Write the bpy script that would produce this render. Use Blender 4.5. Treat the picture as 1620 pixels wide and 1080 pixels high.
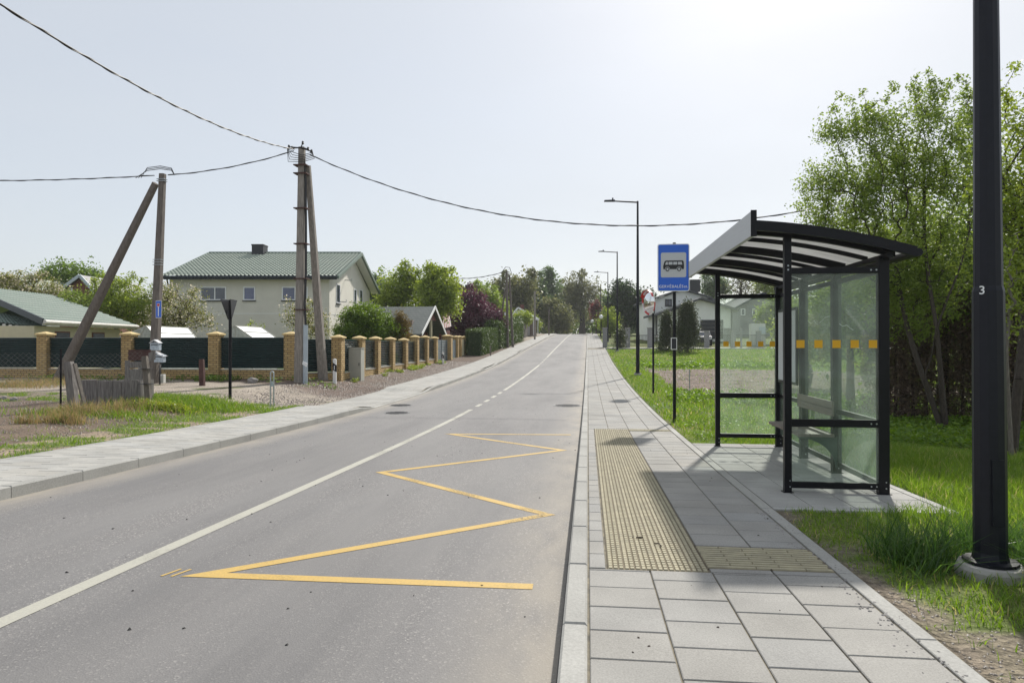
import bpy, math, random
import numpy as np
from mathutils import Vector
R=math.radians
rng=np.random.default_rng(7); random.seed(7)
sc=bpy.context.scene
for o in list(bpy.data.objects): bpy.data.objects.remove(o)
col=sc.collection
# ------------------------------------------------------------------ camera
FPX=1080.; H=1.42
YAW=math.atan(120/FPX); PIT=math.atan(4/FPX)
cd=bpy.data.cameras.new('camera'); cam=bpy.data.objects.new('camera',cd); col.objects.link(cam)
cd.sensor_width=36; cd.lens=FPX/1620*36; cd.clip_end=3000; cd.clip_start=.05
cam.location=(0,0,H); cam.rotation_euler=(math.pi/2+PIT,0,YAW); sc.camera=cam
# ------------------------------------------------------------------ world and sun
SUN_EL,SUN_AZ=R(41),R(18)
w=bpy.data.worlds.new('World'); sc.world=w; w.use_nodes=True
nt=w.node_tree; N=nt.nodes; L=nt.links; N.clear()
sky=N.new('ShaderNodeTexSky'); sky.sky_type='NISHITA'; sky.sun_disc=False
sky.sun_elevation=SUN_EL; sky.sun_rotation=SUN_AZ; sky.dust_density=1.5; sky.air_density=1.0; sky.ozone_density=1.0; sky.altitude=100
hs=N.new('ShaderNodeHueSaturation'); hs.inputs['Saturation'].default_value=.85
cl=N.new('ShaderNodeMix'); cl.data_type='RGBA'; cl.inputs['B'].default_value=(5.35,5.6,5.85,1)
tc=N.new('ShaderNodeTexCoord'); mp=N.new('ShaderNodeMapping'); mp.inputs['Scale'].default_value=(1,1,3)
nz=N.new('ShaderNodeTexNoise'); nz.inputs['Scale'].default_value=1.3; nz.inputs['Detail'].default_value=5
rp=N.new('ShaderNodeMapRange'); rp.inputs['From Min'].default_value=.3; rp.inputs['From Max'].default_value=.75; rp.inputs['To Min'].default_value=.62; rp.inputs['To Max'].default_value=.82
bg=N.new('ShaderNodeBackground'); bg.inputs['Strength'].default_value=.107
wo=N.new('ShaderNodeOutputWorld')
L.new(tc.outputs['Generated'],mp.inputs[0]); L.new(mp.outputs[0],nz.inputs['Vector']); L.new(nz.outputs['Fac'],rp.inputs['Value'])
L.new(sky.outputs[0],hs.inputs['Color']); L.new(hs.outputs[0],cl.inputs['A']); L.new(rp.outputs[0],cl.inputs['Factor'])
L.new(cl.outputs['Result'],bg.inputs['Color']); L.new(bg.outputs[0],wo.inputs['Surface'])
sd=bpy.data.lights.new('sun','SUN'); sd.energy=4.1; sd.angle=R(2.0); sd.color=(1,.955,.88)
so=bpy.data.objects.new('sun',sd); col.objects.link(so); so.location=(30,60,60)
so.rotation_euler=Vector((-math.sin(SUN_AZ)*math.cos(SUN_EL),-math.cos(SUN_AZ)*math.cos(SUN_EL),-math.sin(SUN_EL))).to_track_quat('-Z','Y').to_euler()
sc.view_settings.view_transform='Standard'; sc.view_settings.look='None'; sc.view_settings.exposure=0.36; sc.view_settings.gamma=1
sc.cycles.transparent_max_bounces=24; sc.cycles.max_bounces=8
# ------------------------------------------------------------------ rays: photo pixel -> place in the world
_F=np.array([-math.sin(YAW)*math.cos(PIT),math.cos(YAW)*math.cos(PIT),math.sin(PIT)])
_R=np.array([math.cos(YAW),math.sin(YAW),0.]); _U=np.cross(_R,_F); _C=np.array([0,0,H])
def ray(px,py): return _F+_R*(px-810)/FPX+_U*(540-py)/FPX
def atX(px,py,X): r=ray(px,py); return _C+r*(X/r[0])
def atY(px,py,Y): r=ray(px,py); return _C+r*(Y/r[1])
def atZ(px,py,z): r=ray(px,py); return _C+r*((z-H)/r[2])
def atD(px,py,d): return _C+ray(px,py)*d
# ------------------------------------------------------------------ terrain heights
_py=[-30,0,6,10,13,18,25,30,35,45,53,64,80,100,130,150,175,220,700]
_pz=[.5,0,-.15,-.25,-.315,-.37,-.35,-.28,-.19,.06,.38,.86,1.5,2.3,3.3,3.5,3.2,2.6,2.6]
_gy=np.concatenate([np.arange(-10,60,.5),np.arange(60,200,2),np.array([200,250,300,700])])
def _smooth(Y):
    o=0
    for k,wt in ((-3,.2),(-1.5,.2),(0,.2),(1.5,.2),(3,.2)): o=o+wt*np.interp(Y+k,_py,_pz)
    return o
_gz=_smooth(_gy)
def zr(Y): return np.interp(Y,_gy,_gz)
XL,XC,XR=-5.88,-3.15,-.13            # left kerb face, centre line, right kerb face
XLB,XRB=-7.62,1.63                   # outer edges of the pavements
def sst(x,a,b): t=np.clip((x-a)/(b-a),0,1); return t*t*(3-2*t)
def hs_left(Y): return .12-.09*(sst(Y,17.6,18.6)-sst(Y,24.2,25.2))
PAD=(1.63,3.25,6.3,11.1)
def T(X,Y):
    X=np.asarray(X,float); Y=np.asarray(Y,float); z=zr(Y)
    left=.10-.07*(sst(Y,17.6,18.6)-sst(Y,24.2,25.2))*sst(X,-11,-8)+.30*sst(-X,8.4,10.5)*(1-.75*sst(Y,30,48))*sst(Y,6,20)
    right=.10-.26*sst(X,3.4,6.5)*sst(Y,9,13)*(1-sst(Y,17,24))
    return z+np.where(X<-3,left,right)
def gp(px,py):
    r=ray(px,py); t=np.linspace(2,400,8000); P=_C[None]+r[None]*t[:,None]
    below=P[:,2]<T(P[:,0],P[:,1]); i=int(np.argmax(below)) if below.any() else len(t)-1
    return P[i]
# ------------------------------------------------------------------ value noise for masks
_tab=rng.random((256,256))
def vn(x,y,s=1.,o=3):
    x=np.asarray(x,float)/s; y=np.asarray(y,float)/s; r=0; a=1; t=0
    for k in range(o):
        xi=np.floor(x).astype(int); yi=np.floor(y).astype(int); fx=x-xi; fy=y-yi; fx=fx*fx*(3-2*fx); fy=fy*fy*(3-2*fy)
        g=lambda i,j:_tab[(i+17*k)&255,(j+31*k)&255]
        r=r+a*((g(xi,yi)*(1-fx)+g(xi+1,yi)*fx)*(1-fy)+(g(xi,yi+1)*(1-fx)+g(xi+1,yi+1)*fx)*fy); t+=a; a*=.5; x=x*2.03; y=y*2.03
    return r/t
# ------------------------------------------------------------------ materials
def mat(name): m=bpy.data.materials.new(name); m.use_nodes=True; return m,m.node_tree.nodes,m.node_tree.links,m.node_tree.nodes['Principled BSDF']
def plain(name,c,rough=.6,metal=0,var=.15,scale=8,bump=0,spec=.5,c2=None,stretch=None,coat=0):
    m,n,l,b=mat(name); b.inputs['Roughness'].default_value=rough; b.inputs['Metallic'].default_value=metal
    b.inputs['Specular IOR Level'].default_value=spec
    if coat: b.inputs['Coat Weight'].default_value=coat
    t=n.new('ShaderNodeTexCoord'); z=n.new('ShaderNodeTexNoise'); z.inputs['Scale'].default_value=scale; z.inputs['Detail'].default_value=6; z.inputs['Roughness'].default_value=.65
    if stretch:
        q=n.new('ShaderNodeMapping'); q.inputs['Scale'].default_value=stretch; l.new(t.outputs['Object'],q.inputs[0]); l.new(q.outputs[0],z.inputs['Vector'])
    else: l.new(t.outputs['Object'],z.inputs['Vector'])
    r=n.new('ShaderNodeValToRGB'); e=r.color_ramp.elements; e[0].position=.32; e[1].position=.68
    d=c2 or tuple(x*(1-var) for x in c); u=c if c2 else tuple(min(1,x*(1+var)) for x in c)
    e[0].color=(*d,1); e[1].color=(*u,1)
    l.new(z.outputs['Fac'],r.inputs[0]); l.new(r.outputs[0],b.inputs['Base Color'])
    if bump:
        k=n.new('ShaderNodeBump'); k.inputs['Strength'].default_value=bump; k.inputs['Distance'].default_value=.02; l.new(z.outputs['Fac'],k.inputs['Height']); l.new(k.outputs[0],b.inputs['Normal'])
    return m
def leafmat(name,c1,c2,c3=None,p3=.85,trans=.45,rough=.5):
    m,n,l,b=mat(name); g=n.new('ShaderNodeNewGeometry'); r=n.new('ShaderNodeValToRGB'); e=r.color_ramp.elements
    e[0].color=(*c1,1); e[1].color=(*c2,1); e[1].position=p3 if c3 else 1
    if c3:
        x=e.new(min(1,p3+.02)); x.color=(*c3,1)
    l.new(g.outputs['Random Per Island'],r.inputs[0]); l.new(r.outputs[0],b.inputs['Base Color']); b.inputs['Roughness'].default_value=rough
    b.inputs['Specular IOR Level'].default_value=.35
    tr=n.new('ShaderNodeBsdfTranslucent'); mx=n.new('ShaderNodeMixShader'); mx.inputs[0].default_value=trans
    hv=n.new('ShaderNodeHueSaturation'); hv.inputs['Value'].default_value=1.5; hv.inputs['Saturation'].default_value=1.12; hv.inputs['Hue'].default_value=.49
    l.new(r.outputs[0],hv.inputs['Color']); l.new(hv.outputs[0],tr.inputs['Color'])
    l.new(b.outputs[0],mx.inputs[1]); l.new(tr.outputs[0],mx.inputs[2]); l.new(mx.outputs[0],n['Material Output'].inputs['Surface'])
    return m
def attrmat(name,rough=.9,fine=(60,.35),bump=.5,bdist=.02,big=(1.2,.18)):
    m,n,l,b=mat(name); b.inputs['Roughness'].default_value=rough; b.inputs['Specular IOR Level'].default_value=.25
    a=n.new('ShaderNodeAttribute'); a.attribute_name='col'
    t=n.new('ShaderNodeTexCoord'); prev=a.outputs['Color']; hz=None
    for s,amt in (fine,big,(fine[0]*4.3,fine[1]*.7)):
        z=n.new('ShaderNodeTexNoise'); z.inputs['Scale'].default_value=s; z.inputs['Detail'].default_value=4; l.new(t.outputs['Object'],z.inputs['Vector'])
        q=n.new('ShaderNodeMapRange'); q.inputs['From Min'].default_value=.3; q.inputs['From Max'].default_value=.7; q.inputs['To Min'].default_value=1-amt; q.inputs['To Max'].default_value=1+amt
        l.new(z.outputs['Fac'],q.inputs['Value']); v=n.new('ShaderNodeVectorMath'); v.operation='SCALE'; l.new(prev,v.inputs[0]); l.new(q.outputs[0],v.inputs['Scale']); prev=v.outputs[0]
        if hz is None: hz=z.outputs['Fac']
    l.new(prev,b.inputs['Base Color'])
    k=n.new('ShaderNodeBump'); k.inputs['Strength'].default_value=bump; k.inputs['Distance'].default_value=bdist; l.new(hz,k.inputs['Height']); l.new(k.outputs[0],b.inputs['Normal'])
    return m
def brickmat(name,c1,c2,mortar,w=.25,h=.075,ms=.008):
    m,n,l,b=mat(name); b.inputs['Roughness'].default_value=.85
    t=n.new('ShaderNodeTexCoord'); s=n.new('ShaderNodeSeparateXYZ'); a=n.new('ShaderNodeMath'); a.operation='ADD'; c=n.new('ShaderNodeCombineXYZ')
    l.new(t.outputs['Object'],s.inputs[0]); l.new(s.outputs['X'],a.inputs[0]); l.new(s.outputs['Y'],a.inputs[1]); l.new(a.outputs[0],c.inputs['X']); l.new(s.outputs['Z'],c.inputs['Y'])
    k=n.new('ShaderNodeTexBrick'); k.inputs['Color1'].default_value=(*c1,1); k.inputs['Color2'].default_value=(*c2,1); k.inputs['Mortar'].default_value=(*mortar,1)
    k.inputs['Scale'].default_value=1; k.inputs['Brick Width'].default_value=w; k.inputs['Row Height'].default_value=h; k.inputs['Mortar Size'].default_value=ms
    l.new(c.outputs[0],k.inputs['Vector']); l.new(k.outputs['Color'],b.inputs['Base Color'])
    u=n.new('ShaderNodeBump'); u.inputs['Strength'].default_value=.6; u.inputs['Distance'].default_value=.01; u.invert=True; l.new(k.outputs['Fac'],u.inputs['Height']); l.new(u.outputs[0],b.inputs['Normal'])
    return m
def glassmat(name,tint,veil=.05,dcol=(.5,.55,.5),rough=.02,refl=1.):
    m,n,l,b=mat(name); n.remove(b)
    t=n.new('ShaderNodeBsdfTransparent'); t.inputs['Color'].default_value=(*tint,1)
    g=n.new('ShaderNodeBsdfGlossy'); g.inputs['Roughness'].default_value=rough
    f=n.new('ShaderNodeFresnel'); f.inputs['IOR'].default_value=1.45; mm=n.new('ShaderNodeMath'); mm.operation='MULTIPLY'; mm.inputs[1].default_value=refl
    mx=n.new('ShaderNodeMixShader'); gm=n.new('ShaderNodeNewGeometry'); iv=n.new('ShaderNodeMath'); iv.operation='SUBTRACT'; iv.inputs[0].default_value=1.0; l.new(gm.outputs['Backfacing'],iv.inputs[1]); iv.use_clamp=True; l.new(f.outputs[0],mm.inputs[0]); l.new(iv.outputs[0],mm.inputs[1]); l.new(mm.outputs[0],mx.inputs[0]); l.new(t.outputs[0],mx.inputs[1]); l.new(g.outputs[0],mx.inputs[2])
    d=n.new('ShaderNodeBsdfDiffuse'); d.inputs['Color'].default_value=(*dcol,1); tl=n.new('ShaderNodeBsdfTranslucent'); tl.inputs['Color'].default_value=(*dcol,1); ad=n.new('ShaderNodeMixShader'); ad.inputs[0].default_value=.5
    l.new(d.outputs[0],ad.inputs[1]); l.new(tl.outputs[0],ad.inputs[2])
    tc_=n.new('ShaderNodeTexCoord'); z=n.new('ShaderNodeTexNoise'); z.inputs['Scale'].default_value=3; z.inputs['Detail'].default_value=8; l.new(tc_.outputs['Object'],z.inputs['Vector'])
    q=n.new('ShaderNodeMapRange'); q.inputs['From Min'].default_value=.3; q.inputs['From Max'].default_value=.7; q.inputs['To Min'].default_value=veil*.5; q.inputs['To Max'].default_value=veil*1.6; l.new(z.outputs['Fac'],q.inputs['Value'])
    m2=n.new('ShaderNodeMixShader'); l.new(q.outputs[0],m2.inputs[0]); l.new(mx.outputs[0],m2.inputs[1]); l.new(ad.outputs[0],m2.inputs[2]); l.new(m2.outputs[0],n['Material Output'].inputs['Surface'])
    return m
M={}
M['black']=plain('black_steel',(.006,.006,.009),.42,0,.25,30,spec=.25)
M['pole_black']=plain('lamp_paint',(.007,.008,.014),.45,0,.2,25,spec=.3)
M['steel']=plain('galvanised',(.42,.45,.47),.38,.85,.2,20)
M['alu']=plain('brushed_aluminium',(.46,.48,.50),.5,.0,.05,9,stretch=(1,.3,6))
M['white']=plain('white_paint',(.78,.78,.76),.5,0,.04,6)
M['stucco']=plain('stucco',(.66,.635,.565),.9,0,.05,1.2,bump=.2)
M['stucco2']=plain('stucco_white',(.80,.81,.78),.9,0,.05,1.2)
M['concrete']=plain('concrete',(.33,.32,.30),.9,0,.14,9,bump=.3)
M['pole_conc']=plain('pole_concrete',(.25,.225,.20),.9,0,.3,4,bump=.35,stretch=(5,5,.7))
M['pole_dark']=plain('pole_weathered',(.15,.13,.115),.9,0,.3,4,bump=.35,stretch=(5,5,.7))
M['wood_grey']=plain('weathered_wood',(.27,.25,.235),.9,0,.4,4,bump=.6,c2=(.10,.09,.085),stretch=(9,9,.8))
M['wood_brown']=plain('brown_wood',(.17,.075,.05),.75,0,.25,4,stretch=(8,8,.8))
M['bench']=plain('bench_wood',(.16,.13,.11),.6,0,.25,3,stretch=(12,1,12))
M['rust']=plain('rusty_steel',(.075,.035,.03),.85,0,.3,6,bump=.2)
M['roof_green']=plain('green_tile_sheet',(.33,.375,.31),.5,0,.12,3,c2=(.27,.315,.26))
M['roof_teal']=plain('teal_tile_sheet',(.15,.20,.17),.6,0,.2,1.3,c2=(.19,.23,.20),spec=.25)
M['roof_dark']=plain('dark_roof',(.045,.05,.055),.5,0,.2,2)
M['gutter']=plain('dark_gutter',(.022,.032,.042),.4,0,.1,5)
M['shingle']=brickmat('shingles',(.115,.13,.125),(.09,.105,.10),(.06,.07,.07),.25,.14,.01)
M['cream']=plain('cream_siding',(.58,.53,.36),.6,0,.06,3)
M['white_gutter']=plain('white_gutter',(.60,.58,.54),.5,0,.15,4)
M['brick']=brickmat('yellow_brick',(.56,.40,.18),(.44,.30,.12),(.17,.12,.07),.26,.085,.014)
M['cap']=plain('sand_cap',(.58,.44,.21),.85,0,.12,10,bump=.2)
M['ledge']=plain('pale_ledge',(.50,.48,.43),.8,0,.15,5)
M['louver']=plain('louvre_paint',(.030,.060,.062),.22,0,.15,4,spec=.7,coat=.6)
M['poly']=plain('polycarbonate',(.75,.77,.78),.35,0,.04,2)
M['winframe']=plain('window_frame',(.78,.79,.80),.4,0,.04,5)
M['winglass']=plain('window_glass',(.05,.06,.09),.06,0,.3,.8,spec=.9)
M['blueglass']=plain('blue_window_glass',(.07,.085,.18),.1,0,.3,.8,spec=.9)
M['dark']=plain('dark_void',(.02,.02,.022),.7,0,.1,5)
M['charcoal']=plain('charcoal_panel',(.02,.022,.028),.5,0,.1,5)
M['greycab']=plain('cabinet_grey',(.40,.40,.35),.6,0,.08,3)
M['whitecab']=plain('cabinet_white',(.58,.58,.54),.6,0,.06,3)
M['blue']=plain('sign_blue',(.010,.115,.62),.32,0,.03,4)
M['signwhite']=plain('sign_white',(.80,.81,.82),.35,0,.02,4)
M['signgrey']=plain('sign_panel_white',(.52,.53,.55),.4,0,.02,4)
M['red']=plain('sign_red',(.55,.03,.03),.4,0,.05,4)
M['mirror']=plain('mirror_chrome',(.85,.87,.88),.03,1,.01,4)
M['orange']=plain('orange_sticker',(.75,.40,.01),.5,0,.04,8)
M['cable']=plain('cable_black',(.02,.02,.022),.6,0,.2,8)
M['rubber']=plain('rubber',(.02,.02,.02),.8)
M['mailbox']=plain('mailbox_metal',(.40,.46,.52),.5,.3,.3,12)
M['stone']=plain('boulder',(.33,.31,.30),.9,0,.3,3,bump=.6,c2=(.2,.19,.18))
M['pipe']=plain('pale_duct',(.42,.48,.53),.45,.2,.06,4)
M['bark']=plain('bark',(.06,.048,.04),.95,0,.35,6,bump=.8,stretch=(6,6,1.5))
M['barklight']=plain('bark_light',(.16,.14,.12),.95,0,.3,6,bump=.5,stretch=(6,6,1.5))
M['stonewall']=plain('grey_pillar',(.23,.23,.23),.9,0,.25,14)
M['maroon']=plain('maroon_wood',(.14,.045,.035),.7,0,.2,3)
M['taupe']=plain('taupe_wall',(.22,.18,.16),.9,0,.1,2)
M['glass']=glassmat('shelter_glass',(.95,.985,.96),.10,(.62,.72,.62))  # pale green film: dust, plus reflected brightness put into the colour
M['ggrey']=glassmat('greenhouse_glass',(.7,.75,.75),.6,(.75,.77,.77))
M['manhole']=plain('worn_iron',(.13,.13,.13),.6,0,.2,20); M['manhole2']=plain('worn_iron_dark',(.06,.06,.062),.6,0,.2,20)
M['poster']=plain('timetable_paper',(.62,.64,.66),.5,0,.06,22,c2=(.42,.44,.47),stretch=(1,2,12))
M['scratch']=plain('scratch_white',(.75,.78,.75),.5)
# roof of the bus shelter: milky sheet that lets light through
m,n,l,b=mat('roof_sheet'); b.inputs['Base Color'].default_value=(.62,.62,.60,1); b.inputs['Roughness'].default_value=.4
tr=n.new('ShaderNodeBsdfTranslucent'); tz=n.new('ShaderNodeTexNoise'); tz.inputs['Scale'].default_value=2.5; tz.inputs['Detail'].default_value=8; tt=n.new('ShaderNodeTexCoord'); tm=n.new('ShaderNodeMapping'); tm.inputs['Scale'].default_value=(1,14,1)
l.new(tt.outputs['Object'],tm.inputs[0]); l.new(tm.outputs[0],tz.inputs['Vector']); rr=n.new('ShaderNodeValToRGB'); rr.color_ramp.elements[0].color=(.36,.36,.355,1); rr.color_ramp.elements[1].color=(.72,.72,.71,1); rr.color_ramp.elements[0].position=.3; rr.color_ramp.elements[1].position=.7
l.new(tz.outputs['Fac'],rr.inputs[0]); l.new(rr.outputs[0],tr.inputs['Color']); x1=n.new('ShaderNodeMixShader'); x1.inputs[0].default_value=.6; l.new(b.outputs[0],x1.inputs[1]); l.new(tr.outputs[0],x1.inputs[2])
tp=n.new('ShaderNodeBsdfTransparent'); x2=n.new('ShaderNodeMixShader'); x2.inputs[0].default_value=.12; l.new(x1.outputs[0],x2.inputs[1]); l.new(tp.outputs[0],x2.inputs[2]); l.new(x2.outputs[0],n['Material Output'].inputs['Surface']); M['roofsheet']=m
# asphalt
m,n,l,b=mat('asphalt'); b.inputs['Roughness'].default_value=.78; b.inputs['Specular IOR Level'].default_value=.4
t=n.new('ShaderNodeTexCoord'); sp=n.new('ShaderNodeSeparateXYZ'); l.new(t.outputs['Object'],sp.inputs[0])
def NZ(s,d=4,sc_=None,r=.6):
    z=n.new('ShaderNodeTexNoise'); z.inputs['Scale'].default_value=s; z.inputs['Detail'].default_value=d; z.inputs['Roughness'].default_value=r
    if sc_: q=n.new('ShaderNodeMapping'); q.inputs['Scale'].default_value=sc_; l.new(t.outputs['Object'],q.inputs[0]); l.new(q.outputs[0],z.inputs['Vector'])
    else: l.new(t.outputs['Object'],z.inputs['Vector'])
    return z.outputs['Fac']
def MR(v,a,b_,c,d): q=n.new('ShaderNodeMapRange'); q.inputs['From Min'].default_value=a; q.inputs['From Max'].default_value=b_; q.inputs['To Min'].default_value=c; q.inputs['To Max'].default_value=d; l.new(v,q.inputs['Value']); return q.outputs[0]
def MT(op,a,b_):
    q=n.new('ShaderNodeMath'); q.operation=op
    for i,v in enumerate((a,b_)):
        if isinstance(v,(int,float)): q.inputs[i].default_value=v
        else: l.new(v,q.inputs[i])
    return q.outputs[0]
def MIX(f,a,b_):
    q=n.new('ShaderNodeMix'); q.data_type='RGBA'
    if isinstance(f,(int,float)): q.inputs['Factor'].default_value=f
    else: l.new(f,q.inputs['Factor'])
    for k,v in (('A',a),('B',b_)):
        if isinstance(v,tuple): q.inputs[k].default_value=(*v,1)
        else: l.new(v,q.inputs[k])
    return q.outputs['Result']
vo=n.new('ShaderNodeTexVoronoi'); vo.inputs['Scale'].default_value=105; l.new(t.outputs['Object'],vo.inputs['Vector'])
sb=n.new('ShaderNodeSeparateColor'); l.new(vo.outputs['Color'],sb.inputs[0])
agg=MIX(MR(sb.outputs[0],.0,1,0,1),(.118,.113,.113),(.20,.193,.19))
agg=MIX(MR(sb.outputs[1],.91,.94,0,.9),agg,(.42,.40,.37))
agg=MIX(MR(sb.outputs[2],.0,.05,.75,0),agg,(.07,.07,.072))
base=MIX(MR(NZ(1.1,6,(2.2,.25,1)),.38,.62,0,.75),agg,(.18,.176,.174))
base=MIX(MR(NZ(.45,5,(1.4,.4,1)),.40,.66,0,.8),base,(.115,.112,.113))
track=MT('MULTIPLY',MR(NZ(.7,6,(1.5,.12,1),.7),.42,.68,0,1),.6); base=MIX(track,base,(.20,.192,.186))
base=MIX(MR(NZ(.35,3,(1,.6,1)),.62,.66,0,.18),base,(.10,.10,.10))
edge=MT('MAXIMUM',MR(sp.outputs['X'],-.85,-.2,0,1),MR(sp.outputs['X'],-5.25,-5.8,0,1))
ef=MT('MULTIPLY',MT('POWER',edge,1.3),MR(NZ(3.5,7,(1,.35,1)),.3,.6,.25,1.0))
base=MIX(MT('MULTIPLY',ef,.8),base,(.31,.28,.235))
l.new(base,b.inputs['Base Color']); bp=n.new('ShaderNodeBump'); bp.inputs['Strength'].default_value=.22; bp.inputs['Distance'].default_value=.006; l.new(vo.outputs['Distance'],bp.inputs['Height']); l.new(bp.outputs[0],b.inputs['Normal']); M['asphalt']=m
def paintmat(name,c,wear,aged):
    global n,l,t
    m,n,l,b=mat(name); b.inputs['Roughness'].default_value=.7; t=n.new('ShaderNodeTexCoord')
    l.new(MIX(MR(NZ(70,4),.42,.62,0,.5),c,aged),b.inputs['Base Color'])
    tp=n.new('ShaderNodeBsdfTransparent'); mx=n.new('ShaderNodeMixShader')
    a=MR(NZ(48,8,None,.8),.46,.60,0,1); g=MR(NZ(1.1,4),.50,.62,.04,1)
    l.new(MT('MULTIPLY',MT('ADD',MT('MULTIPLY',a,g),MR(NZ(90,3),.68,.74,0,.7)),wear),mx.inputs[0]); l.new(b.outputs[0],mx.inputs[1]); l.new(tp.outputs[0],mx.inputs[2]); l.new(mx.outputs[0],n['Material Output'].inputs['Surface'])
    return m
M['ypaint']=paintmat('yellow_road_paint',(.52,.345,.09),1.0,(.36,.26,.10))
M['wpaint']=paintmat('white_road_paint',(.40,.39,.33),.55,(.31,.30,.27))
M['slab']=attrmat('paving_slab',.85,(110,.14),.35,.004,(1.7,.14))
M['kerb']=attrmat('kerb_concrete',.85,(60,.12),.3,.004,(1.6,.10))
M['ground']=attrmat('ground_soil',.95,(22,.38),1.0,.04,(1.0,.2))
M['tactile']=plain('tactile_beige',(.40,.36,.245),.85,0,.14,9,c2=(.28,.255,.18))
M['groove']=plain('tactile_dirt',(.15,.125,.085),.95,0,.2,30)
M['joint']=plain('joint_sand',(.26,.225,.16),.95,0,.4,6,c2=(.085,.08,.065))
M['padj']=M['joint']
# leaves
M['lf_apple']=leafmat('leaf_apple',(.13,.19,.04),(.26,.34,.085))
M['lf_green']=leafmat('leaf_green',(.085,.14,.03),(.16,.24,.05))
M['lf_light']=leafmat('leaf_light',(.16,.22,.04),(.28,.35,.07))
M['lf_blossom']=leafmat('leaf_blossom',(.13,.15,.04),(.20,.21,.07),(.55,.50,.40),.72)
M['lf_purple']=leafmat('leaf_purple',(.075,.025,.04),(.15,.06,.085),trans=.3)
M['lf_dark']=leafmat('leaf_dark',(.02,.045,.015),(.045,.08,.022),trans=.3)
M['lf_brown']=leafmat('leaf_brown',(.095,.11,.045),(.17,.175,.075))
M['lf_deadhedge']=leafmat('leaf_dead_hedge',(.085,.06,.047),(.19,.14,.10),trans=.2)
M['lf_conif']=leafmat('leaf_conifer',(.04,.06,.025),(.085,.10,.045),trans=.2)
M['lf_gold']=leafmat('leaf_golden',(.10,.085,.025),(.20,.14,.035),trans=.3)
M['lf_hedge']=leafmat('leaf_hedge',(.04,.075,.02),(.085,.125,.035),trans=.3)
M['lf_poplar']=leafmat('leaf_poplar',(.075,.12,.05),(.14,.20,.09))
M['lf_red']=leafmat('leaf_red',(.10,.03,.03),(.16,.06,.05))
M['lf_globe']=leafmat('leaf_globe',(.08,.14,.018),(.18,.27,.035),trans=.35)
M['grass']=leafmat('grass_blade',(.085,.16,.02),(.21,.32,.05),(.40,.36,.16),.93,trans=.45,rough=.42)
M['grass_dry']=leafmat('grass_dry',(.22,.17,.08),(.40,.31,.15),(.12,.18,.04),.8,trans=.35)
M['weed']=leafmat('weed_leaf',(.09,.17,.025),(.20,.31,.05),trans=.45)
M['dandelion']=leafmat('yellow_flower',(.6,.45,.02),(.75,.6,.03))
# ------------------------------------------------------------------ object helpers
def tag(o,label=None,cat=None,group=None,kind=None):
    if label: o['label']=label
    if cat: o['category']=cat
    if group: o['group']=group
    if kind: o['kind']=kind
    return o
def wl(o):
    v=Vector((0,0,0))
    while o is not None: v+=o.location; o=o.parent
    return v
def empty(name,loc,label,cat,group=None):
    o=bpy.data.objects.new(name,None); col.objects.link(o); o.location=[float(x) for x in loc]; o.empty_display_size=.2
    return tag(o,label,cat,group)
def nmesh(name,V,F,mat_,parent=None,smooth=False,cols=None):
    """V (n,3) numpy in world space, F (m,k) numpy with constant k, or list of lists"""
    me=bpy.data.meshes.new(name); V=np.asarray(V,float)
    if parent is not None: V=V-np.array(wl(parent))[None]
    if isinstance(F,np.ndarray):
        k=F.shape[1]; me.vertices.add(len(V)); me.vertices.foreach_set('co',V.astype(np.float32).ravel())
        me.loops.add(F.size); me.loops.foreach_set('vertex_index',F.astype(np.int32).ravel())
        me.polygons.add(len(F)); me.polygons.foreach_set('loop_start',np.arange(0,F.size,k,dtype=np.int32)); me.polygons.foreach_set('loop_total',np.full(len(F),k,dtype=np.int32))
        me.update(calc_edges=True)
    else: me.from_pydata([tuple(v) for v in V],[],F)
    if cols is not None:
        a=me.color_attributes.new('col','FLOAT_COLOR','POINT'); c=np.ones((len(V),4),np.float32); c[:,:3]=cols; a.data.foreach_set('color',c.ravel())
    if smooth: me.polygons.foreach_set('use_smooth',np.ones(len(me.polygons),bool))
    me.materials.append(mat_); me.update()
    o=bpy.data.objects.new(name,me); col.objects.link(o)
    if parent is not None: o.parent=parent
    return o
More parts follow.
